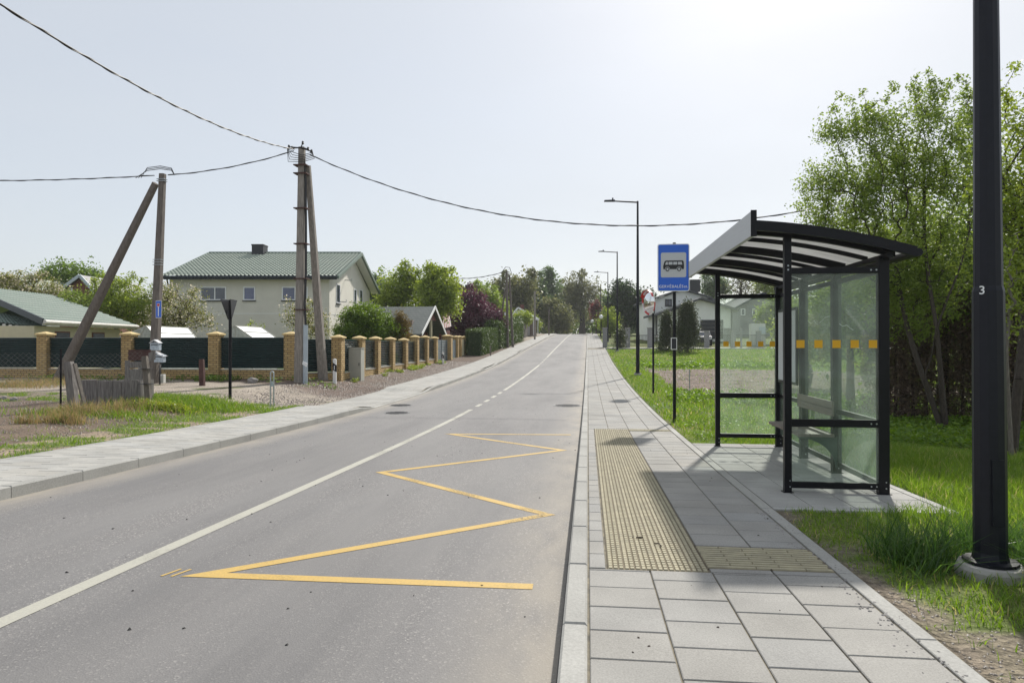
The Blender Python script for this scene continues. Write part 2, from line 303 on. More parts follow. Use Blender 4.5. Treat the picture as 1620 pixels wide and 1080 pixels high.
class MB:
    def __init__(s): s.v=[]; s.f=[]; s.c=[]; s.cc=(1,1,1)
    def add(s,V,F):
        b=len(s.v); s.v+= [tuple(float(x) for x in v) for v in V]; s.f+=[[i+b for i in f] for f in F]; s.c+=[s.cc]*len(V); return s
    def box(s,x0,x1,y0,y1,z0,z1,yaw=0,piv=None):
        V=[(x,y,z) for z in (z0,z1) for x,y in ((x0,y0),(x1,y0),(x1,y1),(x0,y1))]
        if yaw:
            px,py=piv or ((x0+x1)/2,(y0+y1)/2); c,q=math.cos(yaw),math.sin(yaw)
            V=[(px+(x-px)*c-(y-py)*q,py+(x-px)*q+(y-py)*c,z) for x,y,z in V]
        return s.add(V,[[0,3,2,1],[4,5,6,7],[0,1,5,4],[1,2,6,5],[2,3,7,6],[3,0,4,7]])
    def obox(s,o,a,b,c):
        o,a,b,c=map(np.array,(o,a,b,c)); V=[o,o+a,o+a+b,o+b,o+c,o+a+c,o+a+b+c,o+b+c]
        return s.add(V,[[0,3,2,1],[4,5,6,7],[0,1,5,4],[1,2,6,5],[2,3,7,6],[3,0,4,7]])
    def bar(s,p,q,w,h=None,up=(0,0,1)):
        p=np.array(p,float); q=np.array(q,float); h=h or w; d=q-p; d/=np.linalg.norm(d); a=np.cross(d,up)
        if np.linalg.norm(a)<1e-3: a=np.cross(d,(0,1,0))
        a/=np.linalg.norm(a); b=np.cross(a,d); return s.obox(p-a*w/2-b*h/2,a*w,q-p,b*h)
    def tube(s,P,r,n=8,cap=True):
        P=[np.array(p,float) for p in P]; r=r if hasattr(r,'__len__') else [r]*len(P); b=len(s.v); V=[]; pa=None
        for i,p in enumerate(P):
            d=P[min(i+1,len(P)-1)]-P[max(i-1,0)]; d=d/(np.linalg.norm(d)+1e-9)
            if pa is None: a=np.cross(d,(0,0,1) if abs(d[2])<.9 else (0,1,0))
            else: a=pa-d*np.dot(pa,d)
            a/=np.linalg.norm(a); pa=a; c=np.cross(d,a)
            for k in range(n): t=2*math.pi*k/n; V.append(p+r[i]*(a*math.cos(t)+c*math.sin(t)))
        F=[[i*n+k,i*n+(k+1)%n,(i+1)*n+(k+1)%n,(i+1)*n+k] for i in range(len(P)-1) for k in range(n)]
        if cap: F+=[list(range(n))[::-1],[(len(P)-1)*n+k for k in range(n)]]
        return s.add(V,F)
    def lathe(s,c,prof,n=16,flip=False):
        return s.tube2(c,prof,n)
    def tube2(s,c,prof,n=16):
        V=[(c[0]+r*math.cos(2*math.pi*k/n),c[1]+r*math.sin(2*math.pi*k/n),c[2]+z) for r,z in prof for k in range(n)]
        F=[[i*n+k,i*n+(k+1)%n,(i+1)*n+(k+1)%n,(i+1)*n+k] for i in range(len(prof)-1) for k in range(n)]
        F+=[list(range(n))[::-1],[(len(prof)-1)*n+k for k in range(n)]]; return s.add(V,F)
    def plate(s,P,nrm,th):
        """flat polygon P extruded by th along nrm"""
        P=[np.array(p,float) for p in P]; q=np.array(nrm,float); k=len(P); V=P+[p+q*th for p in P]
        return s.add(V,[list(range(k)),[k+i for i in range(k)][::-1]]+[[i,(i+1)%k,k+(i+1)%k,k+i] for i in range(k)])
    def build(s,name,m,parent=None,smooth=False,bevel=0,cols=False):
        o=nmesh(name,np.array(s.v),s.f,m,parent,smooth,np.array(s.c) if cols else None)
        bm=__import__('bmesh').new(); bm.from_mesh(o.data); __import__('bmesh').ops.recalc_face_normals(bm,faces=bm.faces); bm.to_mesh(o.data); bm.free()
        if bevel:
            d=o.modifiers.new('bevel','BEVEL'); d.width=bevel; d.segments=2; d.limit_method='ANGLE'
        if smooth:
            a=o.data; a.polygons.foreach_set('use_smooth',[len(p.vertices)==4 for p in a.polygons])
        return o
def copy_tree(o,parent=None):
    c=o.copy(); col.objects.link(c); c.parent=parent
    for ch in [x for x in o.children]: copy_tree(ch,c)
    return c
def struct(o): o['kind']='structure'; return o
def text_mesh(name,s,size,m,parent,origin,xdir,ydir,align='CENTER',ext=.001):
    cu=bpy.data.curves.new(name,'FONT'); cu.body=s; cu.size=size; cu.align_x=align; cu.align_y='CENTER'; cu.extrude=ext; cu.offset=size*.006; cu.space_character=1.08
    to=bpy.data.objects.new(name,cu); col.objects.link(to); dg=bpy.context.evaluated_depsgraph_get(); me=bpy.data.meshes.new_from_object(to.evaluated_get(dg)); bpy.data.objects.remove(to)
    X=Vector(xdir).normalized(); Y=Vector(ydir).normalized(); Z=X.cross(Y); o0=Vector([float(v) for v in origin])-wl(parent)
    for v in me.vertices: c=v.co.copy(); v.co=o0+X*c.x+Y*c.y+Z*c.z
    me.materials.clear(); me.materials.append(m); o=bpy.data.objects.new(name,me); col.objects.link(o); o.parent=parent; return o
# ================================================================== GROUND
xs=np.unique(np.round(np.concatenate([[-400,-250,-160,-110,-80,-60,-45],np.arange(-36,-16,1.),np.arange(-16,XLB-.05,.12),[XLB-.02,XLB+.03,-4,-1,XRB-.03,XRB+.02],np.arange(XRB+.1,7,.09),np.arange(7,16,.25),np.arange(16,40,1.),[45,60,80,110,160,250,400]]),3))
ys=np.unique(np.round(np.concatenate([[-10,-5,0,1],np.arange(2,14,.09),np.arange(14,30,.16),np.arange(30,60,.5),np.arange(60,160,2.),[160,175,190,210,240,300,400,600,900]]),3))
GX,GY=np.meshgrid(xs,ys); Z=T(GX,GY)
road=(GX>XLB+.01)&(GX<XRB); padm=(GX>1.5)&(GX<PAD[1]-.04)&(GY>PAD[2]+.04)&(GY<PAD[3]-.04)
Z=Z+(vn(GX,GY,.5)-.5)*.05*((~road)&(~padm))*sst(np.abs(GX+3),4.8,6)*(GY<60)
Z=np.where(road|padm,Z-.3,Z)
SOIL=np.array([.105,.075,.058]); SAND=np.array([.30,.235,.17]); GRAV=np.array([.30,.26,.215]); MULCH=np.array([.135,.10,.082]); GR=np.array([.085,.125,.028]); GRY=np.array([.15,.16,.05]); DIRT=np.array([.20,.165,.125])
def mixc(a,b,f): return a*(1-f[...,None])+b*f[...,None]
nA=vn(GX,GY,.7,4); nB=vn(GX+50,GY+9,2.5,4)
Cc=mixc(np.broadcast_to(GR,GX.shape+(3,)),GRY,sst(nB,.35,.65))
# masks
def grassmask(X,Y):
    n1=vn(X,Y,.55,4); n2=vn(X+31,Y+7,1.6,3); m=np.ones(np.shape(X))
    # right verge: bare strip along the pavement near the camera
    e=X-XRB; bare=(Y<6.3)*(1-sst(e+(n1-.5)*1.3,-.1,.26)); bare=np.maximum(bare,(Y<3.6)*(X>0)*(1-sst(e+(n2-.5)*1.6+(n1-.5)*.6,.15,.75))*.9); m=m*(1-bare*(X>0))
    # ploughed patch in the field on the right
    fld=(X>3.3+(n1-.5)*.9)*(X<13)*sst(Y+(n2-.5)*3,22.,23.2)*(1-sst(Y+(n2-.5)*4,37.5,39.5)); m=m*(1-.96*fld)
    # left verge
    lft=X<-3
    patch=sst(n1*.6+n2*.4,.42,.50); near=lft*(Y<18)
    d=-X-7.62
    soilb=sst(d+(n1-.5)*.8,1.2,1.8)*(Y<16.5)
    m=np.where(near,patch*(.85)*(1-soilb*.95),m)
    m=np.where(lft&(Y>=15.5)&(Y<26),sst(n1+.25*sst(d,1,3)*(Y<18)*0+.14*(d<3.5)*(Y<17.3)-.2*(Y>18),.5,.6),m)
    strip=lft*(Y>21)*(1-sst(-X,9.35,9.75)); m=np.where(strip>0,m*.03,m)
    return np.clip(m,0,1)
gm=grassmask(GX,GY)
bare=np.broadcast_to(DIRT,GX.shape+(3,)).copy()
bare=np.where((GX>2.5)[...,None]&(GY>14)[...,None],np.array([.16,.115,.09]),bare)
lf=GX<-3
bare=np.where((lf&(GY<16.5)&(-GX-7.62>1.2))[...,None],np.array([.15,.11,.085]),bare)
bare=np.where((lf&(GY<16.5)&(-GX-7.62<=1.2))[...,None],SAND,bare)
yr=GY+.25*(GX+8)
gravel=sst(yr+(nA-.5)*1.2,15.8,17.0)*lf
bare=mixc(bare,GRAV,gravel)
mul=sst(GY+(nA-.5)*1.5+.35*(GX+8),21.0,22.2)*lf*(GY<75)
bare=mixc(bare,MULCH,mul)
Cc=mixc(bare,Cc,gm)
pth=((GX>2)&(GY>63.5)&(GY<66.5)); Cc=np.where(pth[...,None],np.array([.42,.41,.38]),Cc)
nx,ny=len(xs),len(ys); idx=np.arange(nx*ny).reshape(ny,nx)
F=np.stack([idx[:-1,:-1],idx[:-1,1:],idx[1:,1:],idx[1:,:-1]],-1).reshape(-1,4)
struct(nmesh('ground',np.stack([GX,GY,Z],-1).reshape(-1,3),F,M['ground'],None,True,Cc.reshape(-1,3)))
# road sheet
rx=np.array([XL-.06,-4.5,XC,-1.6,XR+.06]); ry=_gy[(_gy>=-8)&(_gy<=250)]
A,B=np.meshgrid(rx,ry); idx=np.arange(A.size).reshape(A.shape); F=np.stack([idx[:-1,:-1],idx[:-1,1:],idx[1:,1:],idx[1:,:-1]],-1).reshape(-1,4)
struct(nmesh('road',np.stack([A,B,zr(B)],-1).reshape(-1,3),F,M['asphalt']))
# painted markings
def stripe(mb,p,q,wd,z=.003):
    p=np.array(p[:2],float); q=np.array(q[:2],float); Ln=np.linalg.norm(q-p); k=max(1,int(Ln/.5)); d=(q-p)/Ln; s=np.array([-d[1],d[0]])*wd/2
    V=[]; 
    for i in range(k+1):
        c=p+(q-p)*i/k
        for e in (c-s,c+s): V.append((e[0],e[1],float(zr(e[1]))+z))
    mb.add(V,[[2*i,2*i+1,2*i+3,2*i+2] for i in range(k)])
mb=MB(); xc=XC
for a,b in ((-5,18.3),(25.6,44.5),(53,135)): stripe(mb,(xc,a),(xc,b),.12)
for a in (19.2,20.8,22.4,24.0): stripe(mb,(xc,a),(xc,a+.8),.12)
for a in (45.5,47.3,49.1,50.9): stripe(mb,(xc,a),(xc,a+.9),.12)
struct(mb.build('centre_line',M['wpaint']))
def rp_(px,py):
    r=ray(px,py); tt_=np.linspace(2,100,20000); P=_C[None]+r[None]*tt_[:,None]; return P[int(np.argmax(P[:,2]<zr(P[:,1])))]
zig=[(843,928),(322,909),(866,814),(603,747),(890,712),(712,686.5),(903,687.5)]
Zp=[rp_(*p) for p in zig]; mb=MB()
Zp=[np.array(p[:2]) for p in Zp]
def poly_offset(Pn,wd):
    Lf,Rt=[],[]
    for i,p in enumerate(Pn):
        if i==0: d=Pn[1]-p; s=np.array([-d[1],d[0]])/np.linalg.norm(d)*wd/2; Lf.append(p+s); Rt.append(p-s); continue
        if i==len(Pn)-1: d=p-Pn[i-1]; s=np.array([-d[1],d[0]])/np.linalg.norm(d)*wd/2; Lf.append(p+s); Rt.append(p-s); continue
        d1=(p-Pn[i-1])/np.linalg.norm(p-Pn[i-1]); d2=(Pn[i+1]-p)/np.linalg.norm(Pn[i+1]-p); n1=np.array([-d1[1],d1[0]]); n2=np.array([-d2[1],d2[0]]); m=(n1+n2); m/=np.linalg.norm(m); k=wd/2/max(.25,np.dot(m,n1)); Lf.append(p+m*k); Rt.append(p-m*k)
    return Lf,Rt
Lf,Rt=poly_offset(Zp,.105)
for i in range(len(Zp)-1):
    k=8; V=[]
    for j in range(k+1):
        for e in (Lf[i]+(Lf[i+1]-Lf[i])*j/k,Rt[i]+(Rt[i+1]-Rt[i])*j/k): V.append((e[0],e[1],float(zr(e[1]))+.003))
    mb.add(V,[[2*j,2*j+1,2*j+3,2*j+2] for j in range(k)])
tip=Zp[1]
for o_ in (.12,.19): stripe(mb,tip+np.array([-.07-o_,-.06]),tip+np.array([-.03-o_,.10]),.02,.003)
struct(mb.build('bus_stop_zigzag_marking',M['ypaint']))
# manhole and gully covers
def cover(px,py,r,lab):
    c=rp_(px,py); z=float(zr(c[1])); mb=MB(); mb.tube2((c[0],c[1],z-.02),[(r,0),(r,.026)],24)
    e=empty('manhole_cover',(c[0],c[1],z),lab,'manhole cover'); mb.build('frame',M['manhole'],e)
    mb=MB()
    for k in range(-3,4):
        hw=math.sqrt(max(0,(r*.86)**2-(k*r*.26)**2)); mb.box(c[0]-hw,c[0]+hw,c[1]+k*r*.26-r*.05,c[1]+k*r*.26+r*.05,z+.007,z+.013)
    mb.build('grate',M['manhole2'],e)
cover(628,653,.33,'round iron manhole cover nearer the camera in the left lane'); cover(634,641,.33,'round iron manhole cover just beyond another in the left lane'); cover(898,641.5,.42,'round iron manhole cover beside the right kerb')
# ------------------------------------------------------------------ kerbs and paving, real slabs
def slabbox(mb,x0,x1,y0,y1,zt,th,bv=.004,tilt=0,jx=0):
    """slab with a small chamfer, top follows the street's slope"""
    z0=zt(y0); z1=zt(y1); V=[]
    for ins,dz in ((0,-th),(0,-bv),(bv,0)):
        for x,y,z in ((x0+ins,y0+ins,z0),(x1-ins,y0+ins,z0),(x1-ins,y1-ins,z1),(x0+ins,y1-ins,z1)): V.append((x,y,z+dz+tilt*(x-x0)+jx))
    F=[[8,9,10,11]]
    for a in (0,4):
        for k in range(4): F.append([a+k,a+(k+1)%4,a+4+(k+1)%4,a+4+k])
    mb.add(V,F)
def pave(name,x0,x1,ncol,y0,y1,hf,length=.32,tone=(.285,.277,.26),skip=None,gap=.0045,jit=1.,off=.5,far=60):
    mb=MB(); wdt=(x1-x0)/ncol; zt=lambda y:float(zr(y))+float(hf(y))
    for c in range(ncol):
        y=y0-(length*off if c%2 else 0)
        while y<y1:
            ln=length if y<far else length*5; a=x0+c*wdt; yy0=max(y,y0); yy1=min(y+ln,y1)
            if yy1-yy0>.03 and not(skip and skip(a+wdt/2,(yy0+yy1)/2)):
                g=random.gauss(1,.022); s=random.gauss(0,.005); mb.cc=tuple(max(.05,q*g+s*k) for q,k in zip(tone,(1,.6,0)))
                slabbox(mb,a+gap,a+wdt-gap,yy0+gap,yy1-gap,zt,.05,.004,random.gauss(0,.0012)*jit,random.gauss(0,.0006)*jit)
            y+=ln
    return struct(mb.build(name,M['slab'],cols=True))
TAC=(.125,.745,4.33,13.05)      # blistered tactile field
RIB=(.75,1.525,4.42,4.95)
RIB2=(.75,1.525,12.75,13.05)
sk=lambda x,y:(TAC[0]-.02<x<TAC[1]+.01 and TAC[2]<y<TAC[3]) or (RIB[0]-.02<x<1.53 and RIB[2]<y<RIB[3]) or (RIB2[0]-.02<x<1.53 and RIB2[2]<y<RIB2[3])
hR=lambda y:.12
pave('pavement',0.005,1.52,4,-.5,4.33,hR,skip=None); pave('pavement',.755,1.52,2,4.335,4.415,hR)
pave('pavement',0.005,.115,1,4.34,13.05,hR,length=.32)
pave('pavement',.755,1.52,2,4.96,12.74,hR)
pave('pavement',0.005,1.52,4,13.06,63,hR)
pave('pavement',0.005,1.52,4,65.5,150,lambda y:.12,length=.32)
pave('driveway_paving',0.005,1.52,2,63.01,65.49,lambda y:.07,length=.3,tone=(.30,.29,.28))
pave('pavement',-7.55,-6.03,4,-.5,150,hs_left,tone=(.345,.337,.315))
# bedding sheets seen in the joints
def sheet(name,x0,x1,y0,y1,off,m,hf=lambda y:.12,kind='structure'):
    yy=np.unique(np.concatenate([[y0],_gy[(_gy>y0)&(_gy<y1)],[y1]])); V=[];
    for y in yy:
        for x in (x0,x1): V.append((x,y,float(zr(y))+float(hf(y))+off))
    F=np.array([[2*i,2*i+1,2*i+3,2*i+2] for i in range(len(yy)-1)]); o=nmesh(name,np.array(V),F,m); o['kind']=kind; return o
sheet('paving_bed',-.01,1.64,-.5,150,-.0105,M['joint']); sheet('paving_bed',-7.62,-6.0,-.5,150,-.0105,M['joint'],hs_left)
# bus shelter pad
def padpave():
    mb=MB(); zt=lambda y:float(zr(y))+.118
    x0,x1,y0,y1=1.635,3.12,6.36,11.0; c=0; wdt=(x1-x0)/4
    for c in range(4):
        y=y0-(.16 if c%2 else 0)
        while y<y1:
            a=max(y,y0); b=min(y+.32,y1)
            if b-a>.03:
                g=random.gauss(1,.05); mb.cc=(.32*g,.315*g,.30*g); slabbox(mb,x0+c*wdt+.004,x0+(c+1)*wdt-.004,a+.004,b-.004,zt,.05,.004,random.gauss(0,.001),random.gauss(0,.0006))
            y+=.32
    mb.cc=(.37,.365,.35)
    for k in range(5): slabbox(mb,3.13,3.21,y0-.06+k*.98,y0-.06+(k+1)*.98-.006,zt,.1)
    for k in range(2): slabbox(mb,1.64+k*.745,1.64+(k+1)*.745-.006,y0-.085,y0-.005,zt,.1); slabbox(mb,1.64+k*.745,1.64+(k+1)*.745-.006,y1+.005,y1+.085,zt,.1)
    struct(mb.build('shelter_paving',M['slab'],cols=True))
padpave(); sheet('paving_bed',1.63,3.13,6.36,11.0,-.012,M['joint'],lambda y:.118)
# kerbs
def kerb(name,x0,x1,hf,y0,y1,th=.3,tone=(.325,.32,.30),gap=.004,out=0):
    mb=MB(); y=y0
    while y<y1:
        ln=1.0 if y<60 else 4.0; g=random.gauss(1,.05); mb.cc=tuple(q*g for q in tone)
        slabbox(mb,x0,x1,y+gap,min(y+ln,y1)-gap,lambda yy:float(zr(yy))+float(hf(yy)),th,.012 if th>.2 else .004); y+=ln
    return struct(mb.build(name,M['kerb'],cols=True))
kerb('kerb',-.125,-.003,lambda y:.125-.08*(sst(y,62,63)-sst(y,65.5,66.5)),-.6,150)
hk=lambda y:.125-.10*(sst(y,17.0,18.4)-sst(y,24.6,26))-.07*(sst(y,38,39)-sst(y,43,44))-.07*(sst(y,58,59)-sst(y,62,63))
kerb('kerb',-6.02,XL,hk,-.6,150); kerb('kerb',1.53,1.625,lambda y:.122,-.6,6.27,.12); kerb('kerb',1.53,1.625,lambda y:.122,6.28,150,.12); kerb('kerb',-7.63,-7.56,lambda y:float(hs_left(y))+.002,-.6,150,.12)
mb=MB()  # dark joint sealant between asphalt and kerb
sheet('kerb_joint',-.139,-.124,-.5,150,.005,M['dark'],lambda y:0.)
# tactile paving: raised studs and ribs as geometry
mb=MB(); g=MB()
sheet('tactile_bed',TAC[0],TAC[1]+.005,TAC[2],TAC[3],-.003,M['groove']); sheet('tactile_bed',RIB[0]-.003,RIB[1],RIB[2],RIB[3],-.003,M['groove']); sheet('tactile_bed',RIB2[0]-.003,RIB2[1],RIB2[2],RIB2[3],-.003,M['groove'])
def tb(x0,x1,y0,y1,h=.006): 
    za=float(zr(y0))+.12; zb=float(zr(y1))+.12; i=.003
    mb.add([(x0,y0,za-.004),(x1,y0,za-.004),(x1,y1,zb-.004),(x0,y1,zb-.004),(x0+i,y0+i,za+h),(x1-i,y0+i,za+h),(x1-i,y1-i,zb+h),(x0+i,y1-i,zb+h)],[[4,5,6,7],[0,1,5,4],[1,2,6,5],[2,3,7,6],[3,0,4,7]])
wc=(TAC[1]-TAC[0])/6
y=TAC[2]+.01
while y<TAC[3]-.05:
    for c in range(6):
        a=TAC[0]+c*wc
        tb(a+.004,a+wc*.29,y,y+.05,.004)
        for k in range(2): tb(a+wc*(.34+k*.34),a+wc*(.34+k*.34+.27),y,y+.043,.005)
    y+=.053
struct(mb.build('tactile_paving',M['tactile']))
mb=MB()
for (x0,x1,y0,y1) in (RIB,RIB2):
    y=y0+.01; r_=0
    while y<y1-.03:
        a=x0+.005-(.15 if r_%2 else 0)
        while a<x1:
            aa=max(a,x0+.004); bb=min(a+.3,x1-.004)
            if bb-aa>.02: tb(aa,bb-.004,y,y+.034,.006)
            a+=.3
        y+=.05; r_+=1
struct(mb.build('tactile_paving',M['tactile']))
# concrete drive strip behind the field
mb=MB(); mb.box(1.64,30,63.2,65.4,float(zr(64))-.1,float(zr(64.3))+.17)
struct(mb.build('driveway_strip',M['concrete']))
# ================================================================== GRASS AND GROUND COVER
def blades(name,X,Y,hgt,wid,m,lean=.35,label='',cat='grass',segs=2,z0=None):
    n_=len(X); z=T(X,Y)-.01 if z0 is None else z0; a=rng.uniform(0,2*np.pi,n_); wv=np.stack([np.cos(a),np.sin(a),0*a],-1)
    la=rng.uniform(0,2*np.pi,n_); lm=np.abs(rng.normal(0,lean,n_))+.05; dv=np.stack([np.cos(la)*lm,np.sin(la)*lm,np.ones(n_)],-1); dv/=np.linalg.norm(dv,axis=1)[:,None]
    P=np.stack([X,Y,z],-1); h=hgt[:,None]; ww=wid[:,None]
    mid=P+dv*h*.55; d2=dv.copy(); d2[:,:2]*=2.2; d2[:,2]*=.75; tip=mid+d2*h*.5
    V=np.stack([P-wv*ww/2,P+wv*ww/2,mid+wv*ww*.4,mid-wv*ww*.4,tip+wv*ww*.06,tip-wv*ww*.06],1).reshape(-1,3)
    b=np.arange(n_)[:,None]*6; F=np.concatenate([b+np.array([[0,1,2,3]]),b+np.array([[3,2,4,5]])],0)
    o=nmesh(name,V,F,m); return tag(o,label,cat,None,'stuff')
def scatter(n_,x0,x1,y0,y1,keep):
    X=rng.uniform(x0,x1,n_); Y=rng.uniform(y0,y1,n_); k=rng.random(n_)<keep(X,Y); return X[k],Y[k]
inpad=lambda X,Y:(X<PAD[1]-.02)&(Y>PAD[2]-.02)&(Y<PAD[3]+.02)
def k1(X,Y): return grassmask(X,Y)*(~inpad(X,Y))*np.clip(.3+1.1*vn(X,Y,.35,3),0,1)
def tallness(X,Y): return .28+.62*sst(X+(vn(X,Y,.8)-.5),1.7,3.4)
Xg,Yg=scatter(95000,XRB+.02,6.2,2.4,13,k1); hh=(.10+.13*rng.random(len(Xg)))*tallness(Xg,Yg)*np.where(Yg>6.3,.75,1.)
near=np.where(vn(Xg,Yg,.3,2)>.62,1.35,1.)
blades('verge_grass',Xg,Yg,hh*near,rng.uniform(.004,.009,len(Xg)),M['grass'],.4,'long green grass beside the bus shelter and the near lamp post')
# clumps of long leaning grass round the near lamp foot
cx=np.array([2.85,2.95,2.80,2.98,2.12,2.7,2.85,3.0]); cy=np.array([4.5,4.25,4.0,4.75,4.75,5.0,4.35,3.85]); q=rng.integers(0,8,4200); Xg=cx[q]+rng.normal(0,.17,4200); Yg=cy[q]+rng.normal(0,.17,4200)
ok=((Xg-2.478)**2+(Yg-4.535)**2>.045)&(Xg>1.9)&~((np.abs(Xg-2.42)<.26)&(Yg<4.5)&(Yg>3.7)); Xg=Xg[ok]; Yg=Yg[ok]
blades('tall_grass_clump',Xg,Yg,rng.uniform(.16,.36,len(Xg)),rng.uniform(.006,.011,len(Xg)),leafmat('grass_deep',(.035,.085,.02),(.09,.165,.04),trans=.4,rough=.3),.65,'dark long grass clumps around the foot of the near lamp post')
Xg,Yg=scatter(80000,XRB+.05,16,13,36,k1); blades('field_grass',Xg,Yg,rng.uniform(.05,.15,len(Xg)),rng.uniform(.012,.026,len(Xg)),M['grass'],.5,'green meadow grass beyond the bus stop')
Xg,Yg=scatter(45000,XRB+.1,26,36,64,k1); blades('field_grass',Xg,Yg,rng.uniform(.06,.15,len(Xg)),rng.uniform(.03,.06,len(Xg)),M['grass'],.5,'far part of the meadow before the white house')
Xg,Yg=scatter(60000,-16,XLB-.03,8,17.8,lambda X,Y:grassmask(X,Y)*.9); blades('verge_grass',Xg,Yg,rng.uniform(.03,.10,len(Xg)),rng.uniform(.007,.014,len(Xg)),M['grass'],.6,'patchy green grass along the left pavement')
# lusher clump at the foot of the dark sign post on the left
def clump(cx,cy,r,n_,h0,h1,m,name,lab,w0=.008,w1=.016,ry=None):
    X=rng.normal(cx,r,n_); Y=rng.normal(cy,ry or r,n_); ok=(X<XLB-.06)|(X>XRB+.05); X=X[ok]; Y=Y[ok]; return blades(name,X,Y,rng.uniform(h0,h1,len(X)),rng.uniform(w0,w1,len(X)),m,.5,lab)
p=gp(275,640); clump(p[0],p[1],.55,5000,.10,.28,M['grass'],'grass_clump','lush green grass right of the leaning wooden post')
p=gp(330,640); clump(p[0],p[1],.7,4000,.06,.16,M['grass'],'grass_clump','green grass around the foot of the dark sign post',ry=.5)
for k,(px,py,n_,s) in enumerate(((125,655,1200,.36),(100,668,900,.22),(45,670,250,.12),(175,650,500,.4),(208,645,500,.3),(25,612,1500,.8),(70,607,1500,.8))):
    p=gp(px,py); X=rng.normal(p[0],s,n_); Y=rng.normal(p[1],s*.6,n_); blades('dry_grass',X,Y,rng.uniform(.05,.34,n_)*(.4+1.1*vn(X,Y,.3,2)),rng.uniform(.006,.014,n_),M['grass_dry'],.5,'dry straw coloured grass around the old timber box')
p=gp(150,655); clump(p[0],p[1],.9,1800,.05,.18,M['grass'],'grass_clump','green shoots among the straw before the timber box',ry=.3)
# weeds: broad leaves
def leaves_arr(C_,size,up=.5,asp=.55):
    n_=len(C_); nrm=rng.normal(0,1,(n_,3)); nrm[:,2]=np.abs(nrm[:,2])+up; nrm/=np.linalg.norm(nrm,axis=1)[:,None]
    a=rng.normal(0,1,(n_,3)); u=np.cross(nrm,a); u/=np.linalg.norm(u,axis=1)[:,None]+1e-9; v=np.cross(nrm,u); s=size[:,None]
    tip=C_+u*s; V=np.stack([C_-u*s,C_-v*s*asp-u*s*.1+nrm*s*.15,tip,C_+v*s*asp-u*s*.1+nrm*s*.15],1).reshape(-1,3); return V,np.arange(n_*4).reshape(-1,4)
def weeds(name,X,Y,h,s0,s1,m,lab,cat='plants'):
    z=T(X,Y)+rng.uniform(0.02,1,len(X))*h*(.4+.9*vn(X,Y,.5)); V,F=leaves_arr(np.stack([X,Y,z],-1),rng.uniform(s0,s1,len(X))); o=nmesh(name,V,F,m); return tag(o,lab,cat,None,'stuff')
X,Y=scatter(30000,4.4,14,12.5,17.2,lambda X,Y:np.clip(vn(X,Y,.6)*1.6,0,1)*(X>4.6+(Y-12.5)*.25)); weeds('ground_cover',X,Y,.30,.03,.06,M['weed'],'low bright green leafy plants beneath the trees at right')
X,Y=scatter(26000,XRB+.2,6,11.2,16,lambda X,Y:sst(vn(X,Y,.5),.45,.6)*.6); weeds('clover_patch',X,Y,.10,.012,.028,M['weed'],'clover and small weeds behind the bus shelter')
X,Y=scatter(9000,-22,-9,22.5,24.6,lambda X,Y:sst(vn(X,Y,.7),.4,.6)*(np.abs(Y-24.2)<.9)); weeds('fence_weeds',X,Y,.22,.03,.06,M['lf_green'],'dark weeds along the foot of the louvred fence')
X,Y=scatter(9000,-9.8,-9.2,26,44,lambda X,Y:sst(vn(X,Y,.9),.45,.6)); weeds('fence_weeds',X,Y,.16,.03,.06,M['lf_light'],'green weeds along the brick fence beside the mulch strip')
X,Y=scatter(9000,3,14,40,45,lambda X,Y:sst(vn(X,Y,1.2),.4,.6)); weeds('field_weeds',X,Y,.25,.05,.10,M['weed'],'leafy weeds across the far side of the ploughed patch')
X,Y=scatter(9000,2.4,10,19.6,22.4,lambda X,Y:sst(vn(X,Y,.6),.42,.6)); weeds('field_weeds',X,Y,.28,.03,.06,M['weed'],'leafy weeds along the near side of the ploughed patch')
# yellow-green cushion plant
p=gp(262,648); X=rng.normal(p[0],.33,2600); Y=rng.normal(p[1],.16,2600); weeds('cushion_plant',X,Y,.22,.015,.03,leafmat('cushion',(.16,.22,.03),(.30,.33,.06)),'yellow-green cushion plant at the foot of the leaning post')
# loose stones and litter on soil
def pebbles(name,X,Y,s0,s1,m,lab):
    n_=len(X); s=rng.uniform(s0,s1,n_)[:,None,None]; z=T(X,Y); base=np.array([[-1,-.8,-.3],[1,-.9,-.3],[.9,1,-.3],[-.9,.8,-.3],[-.5,-.4,.5],[.6,-.5,.45],[.5,.5,.55],[-.5,.45,.5]])[None]
    a=rng.uniform(0,6.28,n_); c,s_=np.cos(a)[:,None],np.sin(a)[:,None]; b=base+rng.normal(0,.15,(n_,8,3)); bx=b[...,0]*c-b[...,1]*s_; by=b[...,0]*s_+b[...,1]*c; V=(np.stack([bx,by,b[...,2]],-1)*s+np.stack([X,Y,z],-1)[:,None]).reshape(-1,3)
    q=np.array([[4,5,6,7],[0,1,5,4],[1,2,6,5],[2,3,7,6],[3,0,4,7]]); F=(np.arange(n_)[:,None,None]*8+q[None]).reshape(-1,4); return tag(nmesh(name,V,F,m),lab,'stones',None,'stuff')
pm=leafmat('pebble',(.10,.08,.065),(.20,.175,.145),trans=.0)
X,Y=scatter(14000,-12,XLB-.02,18,46,lambda X,Y:(X>-9.7-.6*(Y<24))*1.); pebbles('mulch_chips',X,Y,.012,.03,leafmat('mulchchip',(.07,.052,.042),(.19,.15,.12),trans=0.),'brown bark mulch and gravel beside the left pavement')
X,Y=scatter(3500,XRB+.02,3.4,2.4,6.2,lambda X,Y:1-grassmask(X,Y)); pebbles('gravel_bits',X,Y,.004,.012,pm,'small stones in the bare soil edge at right')
X,Y=scatter(9000,-15,XLB-.05,8,19,lambda X,Y:1-grassmask(X,Y)); pebbles('gravel_bits',X,Y,.007,.02,pm,'small stones in the sandy verge at left')
